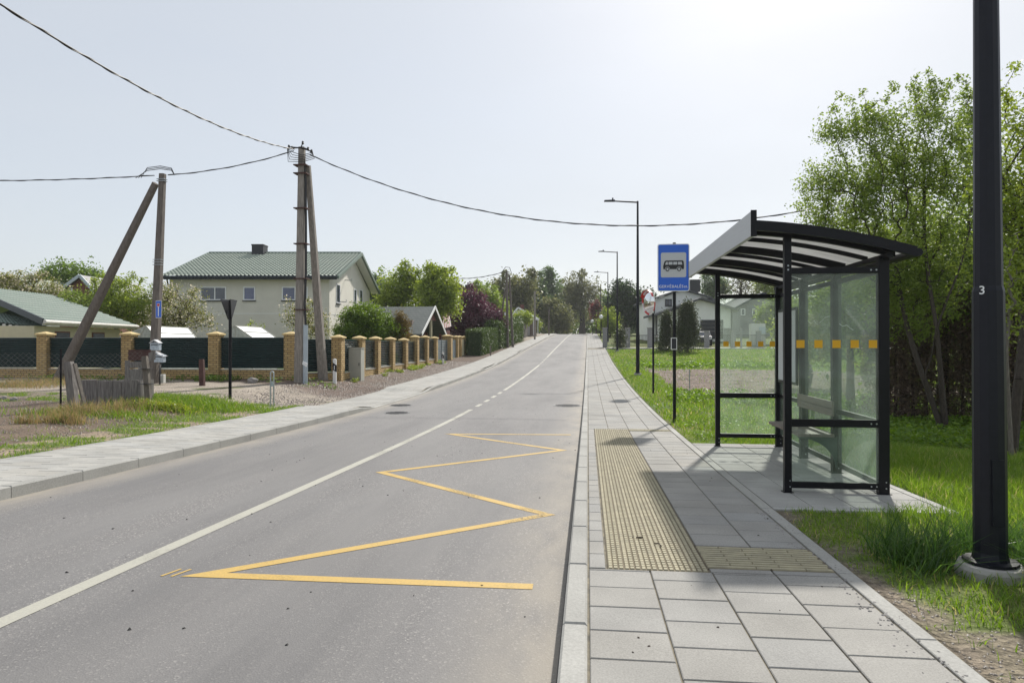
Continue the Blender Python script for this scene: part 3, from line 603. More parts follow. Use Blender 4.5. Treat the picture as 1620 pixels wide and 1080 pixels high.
X,Y=scatter(14000,3,13,21,40,lambda X,Y:1-grassmask(X,Y)); pebbles('soil_clods',X,Y,.01,.03,leafmat('clod',(.09,.065,.05),(.15,.11,.09),trans=0.),'clods in the ploughed patch beyond the shelter')
X=rng.uniform(-5.7,-.2,130); Y=rng.uniform(3,22,130); _T=T
def T(X,Y): return zr(Y)+.002
pebbles('road_grit',X,Y,.004,.011,M['rubber'],'dark grit scattered over the carriageway'); 
X=rng.uniform(.05,1.5,70); Y=rng.uniform(2.8,12,70)
def T(X,Y): return zr(Y)+.121
pebbles('pavement_grit',X,Y,.003,.008,M['bark'],'dark bits of grit on the right pavement'); X=1.5+rng.normal(0,.05,260); Y=rng.uniform(2.6,6.2,260); pebbles('pavement_grit',X,Y,.003,.008,M['stone'],'fine gravel spilled over the edge of the pavement'); T=_T
# ================================================================== TREES
def frusta(A_,B_,ra,rb,n_=5):
    d=B_-A_; d=d/(np.linalg.norm(d,axis=1)[:,None]+1e-9); ref=np.where(np.abs(d[:,2:3])<.9,np.array([[0,0,1.]]),np.array([[1.,0,0]])); a=np.cross(d,ref); a/=np.linalg.norm(a,axis=1)[:,None]; b=np.cross(d,a)
    th=np.arange(n_)*2*np.pi/n_; ring=a[:,None]*np.cos(th)[None,:,None]+b[:,None]*np.sin(th)[None,:,None]
    V=np.concatenate([A_[:,None]+ring*ra[:,None,None],B_[:,None]+ring*rb[:,None,None]],1).reshape(-1,3); m_=len(A_)
    q=np.array([[k,(k+1)%n_,n_+(k+1)%n_,n_+k] for k in range(n_)]); F=(np.arange(m_)[:,None,None]*2*n_+q[None]).reshape(-1,4); return V,F
def skeleton(trunks,targets,jit=.06):
    P=[];par=[]; 
    for tr_ in trunks:
        st=len(P)
        for i,p_ in enumerate(tr_):
            P.append(np.array(p_,float)); par.append((st if False else -1) if i==0 and (st==0) else (len(P)-2 if i>0 else 0))
    P=list(P); base=np.array(trunks[0][-1]); order=np.argsort(np.linalg.norm(targets-base,axis=1)); plen=[0.]*len(P); nodes=np.zeros((len(P)+len(targets)*3,3)); nodes[:len(P)]=P; k=len(P); pl=np.zeros(len(nodes)); first=max(1,len(trunks[0])//2); 
    for i in range(1,k): pl[i]=pl[par[i]]+np.linalg.norm(nodes[i]-nodes[par[i]])
    for ti in order:
        t_=targets[ti]; d=np.linalg.norm(nodes[first:k]-t_,axis=1)+.25*pl[first:k]+ .8*np.maximum(0,nodes[first:k,2]-t_[2]+.0); j=first+int(np.argmin(d)); s=nodes[j]; prev=j; dist=np.linalg.norm(t_-s)
        for f in (.35,.7,1.):
            q=s+(t_-s)*f; 
            if f<1: q=q+rng.normal(0,jit*dist,3)+np.array([0,0,.10*dist*math.sin(f*math.pi)])
            nodes[k]=q; par.append(prev); pl[k]=pl[prev]+np.linalg.norm(q-nodes[prev]); prev=k; k+=1
    return nodes[:k],np.array(par)
def tree(name,label,trunks,blobs,ncl,nl,leaf,spread,lm,tr,cat='tree',group=None,bark='bark',tip=.006,up=.3,shoots=0,shell=.45,crown='crown',flat=1.,r_exp=.5):
    """trunks: list of polylines; blobs: (x,y,z,rx,ry,rz)"""
    blobs=np.array(blobs,float); vol=np.prod(blobs[:,3:],axis=1)**.75; bi=rng.choice(len(blobs),ncl,p=vol/vol.sum()); d=rng.normal(0,1,(ncl,3)); d/=np.linalg.norm(d,axis=1)[:,None]; r=rng.random(ncl)**shell
    C_=blobs[bi,:3]+d*r[:,None]*blobs[bi,3:]; base=trunks[0][0]
    if shoots:
        top=C_[np.argsort(-C_[:,2])[:max(shoots*2,2)]]; s=top[rng.choice(len(top),shoots)]+np.stack([rng.normal(0,.15,shoots),rng.normal(0,.15,shoots),rng.uniform(.4,1.1,shoots)*blobs[:,5].max()*.5],-1); C_=np.concatenate([C_,s])
    C_[:,2]=np.maximum(C_[:,2],base[2]+.15)
    nodes,par=skeleton(trunks,C_)
    cnt=np.zeros(len(nodes)); ch=np.bincount(par[par>=0],minlength=len(nodes)); cnt[ch==0]=1
    for i in range(len(nodes)-1,0,-1):
        if cnt[i]==0: cnt[i]=1
        if par[i]>=0: cnt[par[i]]+=cnt[i]
    rad=tip*cnt**r_exp; rad=rad*(tr/max(rad[0],1e-6)) if rad[0]>tr else rad; rad=np.maximum(rad,tip*.8)
    t0=len(trunks[0]); rad[:t0]=np.maximum(rad[:t0],np.linspace(tr,tr*.7,t0)); rad[0]*=1.25
    root=empty(name,base,label,cat,group)
    e=np.where(par>=0)[0]; A_=nodes[par[e]]; B_=nodes[e]; V,F=frusta(A_,B_,np.minimum(rad[par[e]],rad[e]*1.5+.01),rad[e],6); nmesh('trunk',V,F,M[bark],root,True)
    cn=len(C_)*nl; ci=np.repeat(np.arange(len(C_)),nl); szc=rng.uniform(.6,1.35,len(C_)); szc[ncl:]=.4; off=rng.normal(0,1,(cn,3)); off/=np.linalg.norm(off,axis=1)[:,None]; off*=1.9*rng.random((cn,1))**.6; P=C_[ci]+off*(spread*szc[ci])[:,None]*np.array([[1,1,flat]])
    # leaves also sit along the twigs that lead to each clump
    k=len(C_)*max(2,nl//4); ei=e[rng.integers(0,len(e),k)]; ok=rad[ei]<tip*3.2; ei=ei[ok]; f=rng.random(len(ei))[:,None]; P2=nodes[par[ei]]*(1-f)+nodes[ei]*f+rng.normal(0,spread*.45,(len(ei),3)); P=np.concatenate([P,P2])
    P[:,2]=np.maximum(P[:,2],base[2]+.03)
    V,F=leaves_arr(P,rng.uniform(.6,1.25,len(P))*leaf,up); nmesh(crown,V,F,M[lm],root); return root
def BL(px,py,wp,hp,Y,dr=None):
    """ellipsoid crown part standing Y metres up the street, wp/hp half sizes measured on the photo"""
    c=atY(px,py,Y); k=Y/FPX; return (c[0],c[1],c[2],wp*k,dr if dr else wp*k,hp*k)
def base_at(px,Y,sink=.05): c=atY(px,540,Y); return np.array([c[0],Y,float(T(c[0],Y))-sink])
def stem(px,Y,topy,lean=0,k=4,px2=None):
    b=base_at(px,Y); t_=atY(px2 or px,topy,Y); return [b+(t_-b)*i/(k-1)+ (np.array([rng.normal(0,.05),rng.normal(0,.05),0]) if 0<i<k-1 else 0) for i in range(k)]
# --- main fruit tree on the right
b=gp(1497,688); Y0=b[1]; print('fruit',b)
def tp_(px,py,dy=0): return atY(px,py,Y0+dy)
tree('fruit_tree','leaning multi-stemmed fruit tree with bright leaves behind the bus shelter',
 [[b-np.array([0,0,.1]),tp_(1478,645),tp_(1462,600),tp_(1448,560,.1),tp_(1436,520,.2),tp_(1425,470,.3),tp_(1415,400,.2)],[tp_(1462,600),tp_(1474,560,-.1),tp_(1482,520,-.3),tp_(1500,470,-.3),tp_(1520,420,-.2),tp_(1535,360,0)],[tp_(1482,520,-.3),tp_(1470,450,0),tp_(1462,380,.1),tp_(1462,300,.2),tp_(1460,230,.2)]],
 [BL(1440,240,80,70,Y0),BL(1360,300,70,60,Y0+.3),BL(1300,290,42,30,Y0+.5),BL(1390,380,100,55,Y0+.8),BL(1500,290,60,90,Y0),BL(1540,200,35,45,Y0+.5),BL(1330,210,40,28,Y0+.3),BL(1470,175,30,25,Y0+.3),BL(1440,480,66,60,Y0+.8),BL(1300,350,50,36,Y0+1),BL(1290,400,40,36,Y0+1),BL(1400,420,70,50,Y0+.5),BL(1500,430,55,60,Y0+.3),BL(1380,200,45,35,Y0+.2)],
 1200,40,.034,.16,'lf_apple',.062,tip=.0045,shoots=50,shell=.5,r_exp=.43)
# --- tree behind / right of the lamp
b2=base_at(1598,11.2)
tree('bright_tree','yellow-green tree at the right edge behind the lamp post',[[b2,atY(1612,600,11.2),atY(1622,500,11.4),atY(1625,380,11.5)]],
 [BL(1640,260,70,110,11.5),BL(1610,420,45,70,11.3),BL(1665,430,70,90,11.6),BL(1600,330,30,60,11.5)],300,46,.034,.19,'lf_light',.07,tip=.005,shoots=10)
b3=base_at(1600,10.4); tree('young_tree','slim pale-stemmed young tree at the right edge of the verge',[[b3,atY(1596,640,10.4),atY(1592,560,10.4),atY(1596,500,10.5)]],[BL(1602,420,25,70,10.5),BL(1585,520,18,30,10.5)],45,14,.03,.14,'lf_light',.028,bark='barklight',tip=.005)
# --- trees behind the shelter, filling towards the field
for k,(px,topy,wd,Y_,lm,lab) in enumerate(((1560,250,75,17.5,'lf_green','dense green tree behind the fruit tree, right of its trunk'),(1430,330,80,18.5,'lf_green','dark green tree behind the shelter corner post'),(1345,385,66,21,'lf_apple','mid green tree seen through the shelter glass'),(1275,478,40,27,'lf_light','light green tree seen through the shelter at its timetable'),(1650,300,80,19,'lf_green','tall green tree at the far right behind the hedge'),(1490,300,70,20.5,'lf_light','pale green tree far behind the forked trunk'))):
    c=(topy+560)/2; tree('broadleaf_tree',lab,[stem(px,Y_,540)+[atY(px,c+20,Y_)]],[BL(px,c,wd,(560-topy)/2,Y_),BL(px-wd*.5,c+30,wd*.6,(560-topy)/3,Y_),BL(px+wd*.5,c+20,wd*.6,(560-topy)/3,Y_)],190,48,.06,.34,lm,.12,group='trees behind the bus shelter',tip=.008,shoots=5)
# brown thuja hedge: each conical shrub on its own
def conifer(name,label,px,Y_,wp,topy,lm,ncl=120,nl=40,leaf=.05,spread=.12,group=None,basey=None,cat='shrub',pw=.7,trr=.05):
    b_=base_at(px,Y_); t_=atY(px,topy,Y_); Hh=t_[2]-b_[2]; rr=wp*Y_/FPX; u=rng.random(ncl)**.8; a=rng.uniform(0,6.28,ncl); r=rr*np.clip((1-u)**pw,0.05,1)*(.55+.45*rng.random(ncl)); r*=np.where(u<.08,.8,1)
    C_=np.stack([b_[0]+r*np.cos(a),b_[1]+r*np.sin(a),b_[2]+.08+u*Hh*.97],-1); root=empty(name,b_,label,cat,group)
    mb=MB(); mb.tube([b_,b_+np.array([0,0,Hh*.5]),b_+np.array([0,0,Hh*.95])],[trr,trr*.6,.01],6); mb.build('trunk',M['bark'],root)
    ci=np.repeat(np.arange(ncl),nl); P=C_[ci]+rng.normal(0,1,(len(ci),3))*spread*np.array([[1,1,1.4]]); P[:,2]=np.maximum(P[:,2],b_[2]+.02)
    V,F=leaves_arr(P,rng.uniform(.6,1.3,len(P))*leaf,.1,.35); nmesh('crown',V,F,M[lm],root); return root
for k,px in enumerate(range(1388,1700,27)):
    conifer('thuja',['brown thinning thuja, one of the row behind the fruit tree'][0],px+random.uniform(-5,5),17.3+random.uniform(-.3,.3)-max(0,k-5)*.35,19,455+random.uniform(-18,20),'lf_deadhedge',150,34,.045,.10,group='brown thuja hedge behind the trees at right',pw=.42)
# brush pile
b_=gp(1418,617); e=empty('brush_pile',b_,'heap of cut grey branches under the trees by the hedge','brushwood'); mb=MB()
for k in range(70):
    c=b_+np.array([random.gauss(0,.55),random.gauss(0,.3),random.uniform(.05,.75)]); d=np.array([random.gauss(0,1),random.gauss(0,.5),random.gauss(0,.5)]); d/=np.linalg.norm(d); ln=random.uniform(.25,.7); mb.tube([c-d*ln,c+np.array([0,0,random.gauss(0,.06)]),c+d*ln],[.010,.008,.004],4)
mb.build('branches',M['barklight'],e)
# --- trees on the left, beyond the fences
def ltree(name,lab,px,Y_,blobs,ncl,nl,leaf,spread,lm,tr=.1,topy=None,**kw):
    return tree(name,lab,[stem(px,Y_,topy or blobs[0][1])],[BL(*q_,Y_+random.uniform(-.4,.4)) for q_ in blobs],ncl,nl,leaf,spread,lm,tr,tip=.012,**kw)
ltree('blossom_tree','broad cream-blossomed tree behind the bungalow roof at the far left',45,44,[(40,462,52,26),(85,468,30,20),(10,455,30,20)],170,40,.085,.42,'lf_blossom',.14,shoots=18)
ltree('green_tree','dense green tree behind the small wooden house',115,66,[(105,440,32,24),(140,448,34,24),(75,445,25,15)],120,60,.16,.7,'lf_green',.2)
ltree('green_tree','tall yellowish-green shrubby tree with upright shoots left of the dead-end sign',185,40,[(195,480,42,45),(230,495,35,35),(165,470,25,30),(160,500,30,25)],230,50,.075,.38,'lf_light',.12,shoots=26)
ltree('green_tree','green foliage behind the tilted strut of the left pole',140,38,[(130,490,32,26),(110,482,20,18)],80,40,.07,.34,'lf_apple',.1,shoots=6)
ltree('blossom_tree','spreading white-blossomed apple tree left of the green-roofed house',285,34,[(285,492,48,36),(320,505,22,20),(262,470,25,22),(250,505,25,20)],170,30,.06,.30,'lf_blossom',.11,shoots=14)
ltree('blossom_tree','small blossoming tree against the house wall by the twin concrete pole',480,33,[(485,508,36,26),(462,498,22,22),(505,520,22,16)],95,26,.055,.28,'lf_blossom',.08,shoots=10)
ltree('sapling','little green sapling between the two greenhouses and house',405,31,[(398,520,8,12),(413,520,6,10)],16,14,.05,.14,'lf_light',.03)
ltree('round_shrub','large rounded glossy green shrub behind the road fence',580,39,[(580,515,46,34),(555,528,30,22),(608,525,28,24),(575,500,30,18)],420,52,.06,.20,'lf_globe',.1,cat='shrub',shell=.3)
conifer('golden_conifer','dark golden-tipped conifer beside the rounded shrub',634,39.5,25,499,'lf_gold',200,46,.06,.16,pw=.6)
ltree('green_tree','light green tree with tufted shoots right of the green-roofed house',632,56,[(632,465,34,36),(648,450,18,24),(610,478,20,22)],170,36,.13,.55,'lf_light',.16,shoots=16)
ltree('green_tree','bright green tree with a tall tufted top before the brown gable',688,54,[(695,468,34,38),(680,455,20,24),(712,475,12,20)],180,38,.13,.5,'lf_light',.17,shoots=22)
ltree('purple_plum_tree','dark purple-leaved plum tree above the clipped hedge',745,66,[(752,502,42,28),(726,508,22,22),(780,506,18,20),(745,480,20,18),(738,520,28,14)],340,44,.11,.44,'lf_purple',.12,shoots=18)
ltree('green_tree','leafy green tree right behind the purple plum',765,76,[(765,473,26,22),(780,485,20,18),(755,462,14,12)],120,40,.15,.55,'lf_apple',.15,shoots=8)
ltree('green_tree','small light green tree at the far end of the purple plum',795,86,[(797,495,14,18),(790,508,12,14)],70,34,.10,.38,'lf_light',.08)
ltree('pale_tree','hazy green tree behind the gable of the green-roofed house',595,72,[(598,462,20,28),(588,480,16,20)],70,44,.18,.7,'lf_poplar',.16)
# far trees at the crest
def ftree(name,lab,px,Y_,blobs,lm,ncl=130,nl=46,leaf=.30,spread=1.0,tr=.35,bark='bark',topy=None,shoots=8,cat='tree',**kw):
    return tree(name,lab,[stem(px,Y_,topy or blobs[0][1]+blobs[0][3]*.4)],[BL(*q_,Y_) for q_ in blobs],ncl,nl,leaf,spread,lm,tr,tip=.03,bark=bark,shoots=shoots,cat=cat,**kw)
ftree('willow_tree','tall brownish-green tree behind the far twin pole',812,125,[(800,463,26,30),(832,462,22,30),(815,480,34,24)],'lf_brown',150)
ftree('poplar_tree','green tree left of the tallest poplar at the end of the road',843,150,[(845,460,16,24),(850,480,20,22)],'lf_poplar',90)
ftree('poplar_tree','tallest pale poplar at the end of the road',868,155,[(868,455,13,26),(870,480,20,22),(866,442,9,14)],'lf_poplar',120)
ftree('dark_tree','dark tree behind the small far house',838,140,[(838,500,18,18),(850,492,12,14)],'lf_dark',80)
ftree('willow_tree','light rounded willow left of the dark oak at the crest',880,138,[(880,503,22,20),(872,492,14,14),(893,510,12,14)],'lf_brown',120,leaf=.24)
ftree('oak_tree','big dark forked oak standing at the end of the road',921,160,[(918,462,33,28),(905,475,28,26),(935,472,18,30),(915,490,34,22)],'lf_brown',190,nl=40,leaf=.26,tr=.7,tip_=0) if False else ftree('oak_tree','big dark forked oak standing at the end of the road',921,160,[(918,462,33,28),(905,475,28,26),(935,472,18,30),(915,490,34,22)],'lf_brown',190,nl=40,leaf=.26,tr=.8)
ftree('green_tree','rounded green tree behind the oak at the crest',893,185,[(893,480,16,26),(900,500,20,20)],'lf_green',90,leaf=.34)
ftree('green_tree','tall green tree right of the poplar in the far wood',960,200,[(955,490,18,24)],'lf_green',60,leaf=.36)
ftree('dark_tree','tall dark green tree left of the white house',990,112,[(985,475,20,28),(1005,490,22,30),(975,500,18,25)],'lf_dark',190,nl=60,leaf=.22)
ftree('dark_tree','second dark tree behind the black lamp and road mirror',1022,116,[(1020,490,18,28),(1032,508,14,20)],'lf_dark',120,nl=56,leaf=.22)
ftree('light_tree','small light green tree beside the grey gate pillars',965,98,[(962,508,13,16),(970,518,9,10)],'lf_light',70,leaf=.14,spread=.5,tr=.12,shoots=3)
ftree('red_tree','small red-leaved tree by the garden globe lamps',943,125,[(943,492,9,12)],'lf_red',40,leaf=.16,spread=.5,tr=.12,shoots=2)
ftree('green_tree','pale green tree over the white house ridge',1128,120,[(1126,455,20,18),(1140,460,16,12)],'lf_poplar',80,leaf=.2,spread=.8)
ftree('bare_tree','bare branching tree right of the white house',1172,115,[(1172,450,24,20),(1185,462,20,16)],'lf_brown',130,nl=5,leaf=.16,spread=.8,shoots=30)
ftree('light_tree','yellowish tree above the grey house at right',1212,118,[(1212,452,20,16),(1225,460,14,12)],'lf_light',80,nl=34,leaf=.18,spread=.7)
ftree('green_tree','soft green tree beside the far grey house, behind the shelter glass',1222,76,[(1225,495,17,24),(1212,500,12,14)],'lf_apple',80,leaf=.13,spread=.5,tr=.15,shoots=4)
# shrubs at the crest, small things
for k,(px,py,wd,hd,Y_,lm,lab) in enumerate(((888,520,24,9,150,'lf_light','light green shrubs at the end of the road left of the oak'),(948,520,12,10,145,'lf_globe','bright shrub at the end of the road by the globe lamps'),(842,512,12,9,112,'lf_light','rounded green shrub in front of the far small house'),(826,504,14,7,100,'lf_light','climbing plant over the fence before the far house'))):
    ftree('shrub',lab,px,Y_,[(px,py,wd,hd)],lm,70,40,.16,.5,.08,cat='shrub',shoots=0)
conifer('juniper','tall dark juniper between road mirror and bus stop sign',1088,58,22,484,'lf_conif',300,46,.09,.22,pw=.62,cat='shrub'); conifer('juniper','smaller dark juniper just right of the road mirror',1054,60,14,500,'lf_conif',150,40,.09,.21,pw=.6)
conifer('juniper','low dark bush at the foot of the second lamp post',982,64,9,524,'lf_conif',60,30,.10,.2,pw=.4)
# clipped hedge and the taller hedge running up the street
def hedge(name,lab,P0,P1,w_,h0,h1,n_,leaf,lm,wav=0.):
    e=empty(name,(P0[0],P0[1],float(T(P0[0],P0[1]))),lab,'hedge'); d=np.array([P1[0]-P0[0],P1[1]-P0[1]]); Ln=np.linalg.norm(d); d/=Ln; s=np.array([-d[1],d[0]])
    # dense leafy shell on top and sides
    u=rng.random(n_)*Ln; face=rng.random(n_); v=rng.uniform(-.5,.5,n_)*w_; hgt=h0+(h1-h0)*u/Ln+wav*np.abs(np.sin(u*3.1))*.5; zz=rng.random(n_)**.8
    side=face<.62; vv=np.where(side,np.sign(rng.random(n_)-.5)*w_/2,v); zc=np.where(side,zz*hgt,hgt); end=face>.93; uu=np.where(end,np.where(rng.random(n_)<.5,0,Ln),u); vv=np.where(end,v,vv); zc=np.where(end,zz*hgt,zc)
    X=P0[0]+d[0]*uu+s[0]*vv; Y=P0[1]+d[1]*uu+s[1]*vv; C_=np.stack([X,Y,T(X,Y)+zc],-1)+rng.normal(0,.06+wav*.08,(n_,3)); V,F=leaves_arr(C_,rng.uniform(.6,1.3,n_)*leaf,.1,.5); nmesh('foliage',V,F,M[lm],e)
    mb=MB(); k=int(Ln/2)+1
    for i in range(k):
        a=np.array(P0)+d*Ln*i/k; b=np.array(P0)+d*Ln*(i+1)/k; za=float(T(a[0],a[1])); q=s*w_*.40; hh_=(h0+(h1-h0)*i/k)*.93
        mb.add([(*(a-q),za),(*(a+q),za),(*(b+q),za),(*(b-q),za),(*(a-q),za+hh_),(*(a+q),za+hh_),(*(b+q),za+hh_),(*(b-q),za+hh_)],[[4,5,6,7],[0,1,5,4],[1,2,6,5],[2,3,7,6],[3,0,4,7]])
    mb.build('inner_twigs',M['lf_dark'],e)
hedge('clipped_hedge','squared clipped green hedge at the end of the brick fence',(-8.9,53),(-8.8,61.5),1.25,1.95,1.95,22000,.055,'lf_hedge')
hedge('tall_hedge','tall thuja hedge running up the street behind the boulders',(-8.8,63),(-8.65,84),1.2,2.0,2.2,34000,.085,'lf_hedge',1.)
# far woodland closing the view
def wood(lab,P,n_,h,leaf,lm):
    P=np.array(P,float); seg=np.linalg.norm(np.diff(P,axis=0),axis=1); cs=np.concatenate([[0],np.cumsum(seg)]); u=rng.random(n_)*cs[-1]; X=np.interp(u,cs,P[:,0]); Y=np.interp(u,cs,P[:,1]); hh_=h*(.55+.75*vn(u,u*0,9,3)+.25*(vn(u,u*0+5,2.5,2)-.5)); z=T(X,Y)+hh_*rng.random(n_)**.7
    C_=np.stack([X+rng.normal(0,1.6,n_),Y+rng.normal(0,2.2,n_),z],-1); C_+=rng.normal(0,.3,C_.shape); V,F=leaves_arr(C_,rng.uniform(.6,1.3,n_)*leaf,.2,.6); tag(nmesh('woodland',V,F,M[lm]),lab,'woodland',None,'stuff')
wood('far green wood closing the view behind the houses on the left',[(-150,150),(-90,135),(-55,150),(-28,190)],26000,7.0,.42,'lf_green')
wood('far wood beyond the end of the road',[(-30,205),(0,215),(30,190)],16000,9,.5,'lf_green')
wood('far wood behind the houses on the right',[(16,165),(40,140),(75,120),(110,80)],22000,6,.42,'lf_poplar')
wood('green thicket behind the thuja row at the right',[(10.5,21.5),(15,20.5),(21,18.5)],14000,3.4,.11,'lf_green')
# ================================================================== STREET FURNITURE
# --- street lamps
def make_lamp(b_,lab,hh,grp):
    root=empty('street_lamp',b_,lab,'street lamp',grp); x,y,z=b_
    mb=MB(); mb.tube2((x,y,z-.3),[(.19,0),(.19,.37),(.178,.395),(.16,.40)],24); mb.build('concrete_foot',M['concrete'],root)
    mb=MB(); mb.tube2((x,y,z),[(.15,.102),(.15,.12),(.10,.125),(.091,.17),(.089,1.2),(.086,1.78),(.078,1.81),(.046,hh-.03),(.044,hh)],12); mb.build('pole',M['pole_black'],root)
    mb=MB(); mb.box(x-.035,x+.035,y-.095,y-.084,z+.35,z+.75); mb.build('service_door',M['pole_black'],root)
    mb=MB(); mb.tube([(x,y,z+hh-.05),(x-.5,y,z+hh-.02),(x-1.25,y,z+hh+.03)],[.034,.032,.03],8); mb.build('arm',M['pole_black'],root)
    mb=MB(); zt=z+hh+.03; mb.add([(x-1.1,y-.09,zt-.03),(x-1.1,y+.09,zt-.03),(x-1.62,y+.13,zt-.015),(x-1.62,y-.13,zt-.015),(x-1.1,y-.06,zt+.05),(x-1.1,y+.06,zt+.05),(x-1.6,y+.10,zt+.03),(x-1.6,y-.10,zt+.03)],[[0,1,2,3],[4,7,6,5],[0,4,5,1],[1,5,6,2],[2,6,7,3],[3,7,4,0]]); mb.tube([(x-1.2,y,zt+.04),(x-1.2,y,zt+.13)],.035,8); mb.build('lamp_head',M['charcoal'],root)
    return root
bF=np.array([2.478,4.535,float(T(2.478,4.535))-.02])
lampH=7.3
lamp0=make_lamp(bF,'near black street lamp pole with a small number three, in the grass at right',lampH,'black street lamps along the right pavement')
P1=gp(1009,594)
for k,(px,py,lab) in enumerate(((1009,594,'black street lamp just left of the road mirror, tallest seen whole'),(976.5,556,'second whole black street lamp, beyond the one by the mirror'),(961.7,541,'third whole black street lamp counting from the road mirror'),(950,533,'farthest black street lamp at the crest of the road'))):
    c=copy_tree(lamp0); p=gp(px,py); c.location=[float(v) for v in p]; c['label']=lab
    top=(318,398,430.5,453)[k]; d=p[1]*math.cos(YAW)-p[0]*math.sin(YAW); hgt=(py-top)/FPX*d; s=hgt/lampH; c.scale=(1,1,s)
    print('lamp',p,hgt)
text_mesh('number_three','3',.072,M['signwhite'],lamp0,(bF[0]-.066,bF[1]-.056,1.42+(544-467)/FPX*4.6),(1,-.9,0),(0,0,1))
mb=MB(); mb.tube2((bF[0],bF[1],bF[2]),[(.0945,1.50),(.0965,1.503),(.0965,1.515),(.0945,1.518)],12)
lamp0.rotation_euler=(0,-.005,0)
# --- bus stop sign
b=gp(1067,668); e=empty('bus_stop_sign',b,'blue bus stop sign on a black post beside the pavement','bus stop sign'); Yb=b[1]
zt_=atY(1066,384,Yb)[2]; mb=MB(); mb.tube([(b[0],Yb,b[2]-.1),(b[0],Yb,zt_)],.034,12); mb.build('post',M['black'],e)
a=atY(1040.2,386,Yb-.06); c=atY(1091,460.5,Yb-.06); sw=c[0]-a[0]; sh=a[2]-c[2]; cx_,cz_=(a[0]+c[0])/2,(a[2]+c[2])/2
def rrect(w_,h_,r_,n_=6,dx=0,dz=0,y=0):
    P=[]
    for sx,sz,a0 in ((1,1,0),(-1,1,90),(-1,-1,180),(1,-1,270)):
        for k in range(n_+1): t_=R(a0+90*k/n_); P.append((cx_+dx+sx*(w_/2-r_)+r_*math.cos(t_),y,cz_+dz+sz*(h_/2-r_)+r_*math.sin(t_)))
    return P
ys_=Yb-.05
mb=MB(); mb.plate(rrect(sw,sh,.045,y=ys_),(0,1,0),.012); brd=mb.build('panel',M['signwhite'],e)
mb=MB(); mb.plate(rrect(sw-.035,sh-.035,.03,y=ys_-.003),(0,1,0),.002); mb.build('blue_field',M['blue'],brd)
W_=sw*.79; mb=MB(); mb.plate(rrect(W_,W_,.035,dz=sh*.055,y=ys_-.006),(0,1,0),.002); mb.build('pictogram_panel',M['signgrey'],brd)
def bp_(P,y,name,m):  # bus polygons, unit: panel width
    mb=MB()
    for Q in P: mb.plate([(cx_+u*W_,y,cz_+sh*.055+v*W_) for u,v in Q],(0,1,0),.002)
    return mb.build(name,m,brd)
body=[(-.40,-.17),(-.41,-.05),(-.36,.13),(-.31,.18),(.36,.18),(.40,.14),(.415,-.02),(.41,-.17)]
circ=lambda cx,cz,r:[(cx+r*math.cos(2*math.pi*k/18),cz+r*math.sin(2*math.pi*k/18)) for k in range(18)]
bp_([body],ys_-.009,'bus_symbol',M['dark'])
bp_([[(-.33,.01),(-.295,.12),(-.225,.12),(-.225,.01)],[(-.195,.01),(-.195,.12),(-.04,.12),(-.04,.01)],[(-.01,.01),(-.01,.12),(.145,.12),(.145,.01)],[(.175,.01),(.175,.12),(.32,.12),(.345,.01)],circ(-.24,-.17,.098),circ(.22,-.17,.098)],ys_-.012,'bus_windows',M['signgrey'])
[bp_([circ(q,-.17,.082)],ys_-.015,'bus_wheel',M['dark']) for q in (-.24,.22)]; [bp_([circ(q,-.17,.045)],ys_-.018,'bus_hub',M['signgrey']) for q in (-.24,.22)]
text_mesh('stop_name','GERVĖBALĖS',.082,M['signwhite'],brd,(cx_-sw*.455,ys_-.005,cz_-sh*.40),(1,0,0),(0,0,1),'LEFT'); text_mesh('street_suffix','st.',.082,M['signwhite'],brd,(cx_+sw*.455,ys_-.005,cz_-sh*.40),(1,0,0),(0,0,1),'RIGHT')
mb=MB(); 
for dz in (.25,-.25): mb=MB(); mb.box(b[0]-.045,b[0]+.045,Yb-.037,Yb+.04,cz_+dz-.02,cz_+dz+.02); mb.build('clamp',M['black'],e)
a=atY(1061.5,534,Yb-.06); c=atY(1071,553,Yb-.06); mb=MB(); mb.box(a[0],c[0],Yb-.065,Yb-.045,c[2],a[2]); tf=mb.build('timetable_frame',M['white'],e)
mb=MB(); mb.box(a[0]+.015,c[0]-.015,Yb-.069,Yb-.066,c[2]+.015,a[2]-.015); mb.build('timetable',M['charcoal'],tf)
# --- convex road mirror
b=gp(1033.5,622); Ym=b[1]; e=empty('road_mirror',b,'round convex road mirror with red and white rim on a dark pole','traffic mirror')
mt=atY(1033,496,Ym)[2]; mb=MB(); mb.tube([(b[0],Ym,b[2]-.1),(b[0],Ym,mt)],.035,10); mb.build('pole',M['pole_black'],e)
cm=atY(1026.5,478.5,Ym-.1); rm=18.5*Ym/FPX; nv=np.array([-.88,-.42,-.08]); nv/=np.linalg.norm(nv); ua=np.cross(nv,(0,0,1)); ua/=np.linalg.norm(ua); va=np.cross(ua,nv)
mb=MB(); V=[];n_=36;rings=8
for i in range(rings+1):
    q=i/rings
    for k in range(n_): t_=2*math.pi*k/n_; V.append(cm+nv*(.10*(1-q*q))+rm*.93*q*(ua*math.cos(t_)+va*math.sin(t_)))
mb.add(V,[[i*n_+k,i*n_+(k+1)%n_,(i+1)*n_+(k+1)%n_,(i+1)*n_+k] for i in range(rings) for k in range(n_)]); mb.build('mirror_face',M['mirror'],e,True)
mb=MB(); mb.tube([cm-nv*.06,cm-nv*.04,cm-nv*.005],[rm*.55,rm*.9,rm*.97],36); bk=mb.build('back_shell',M['red'],e)
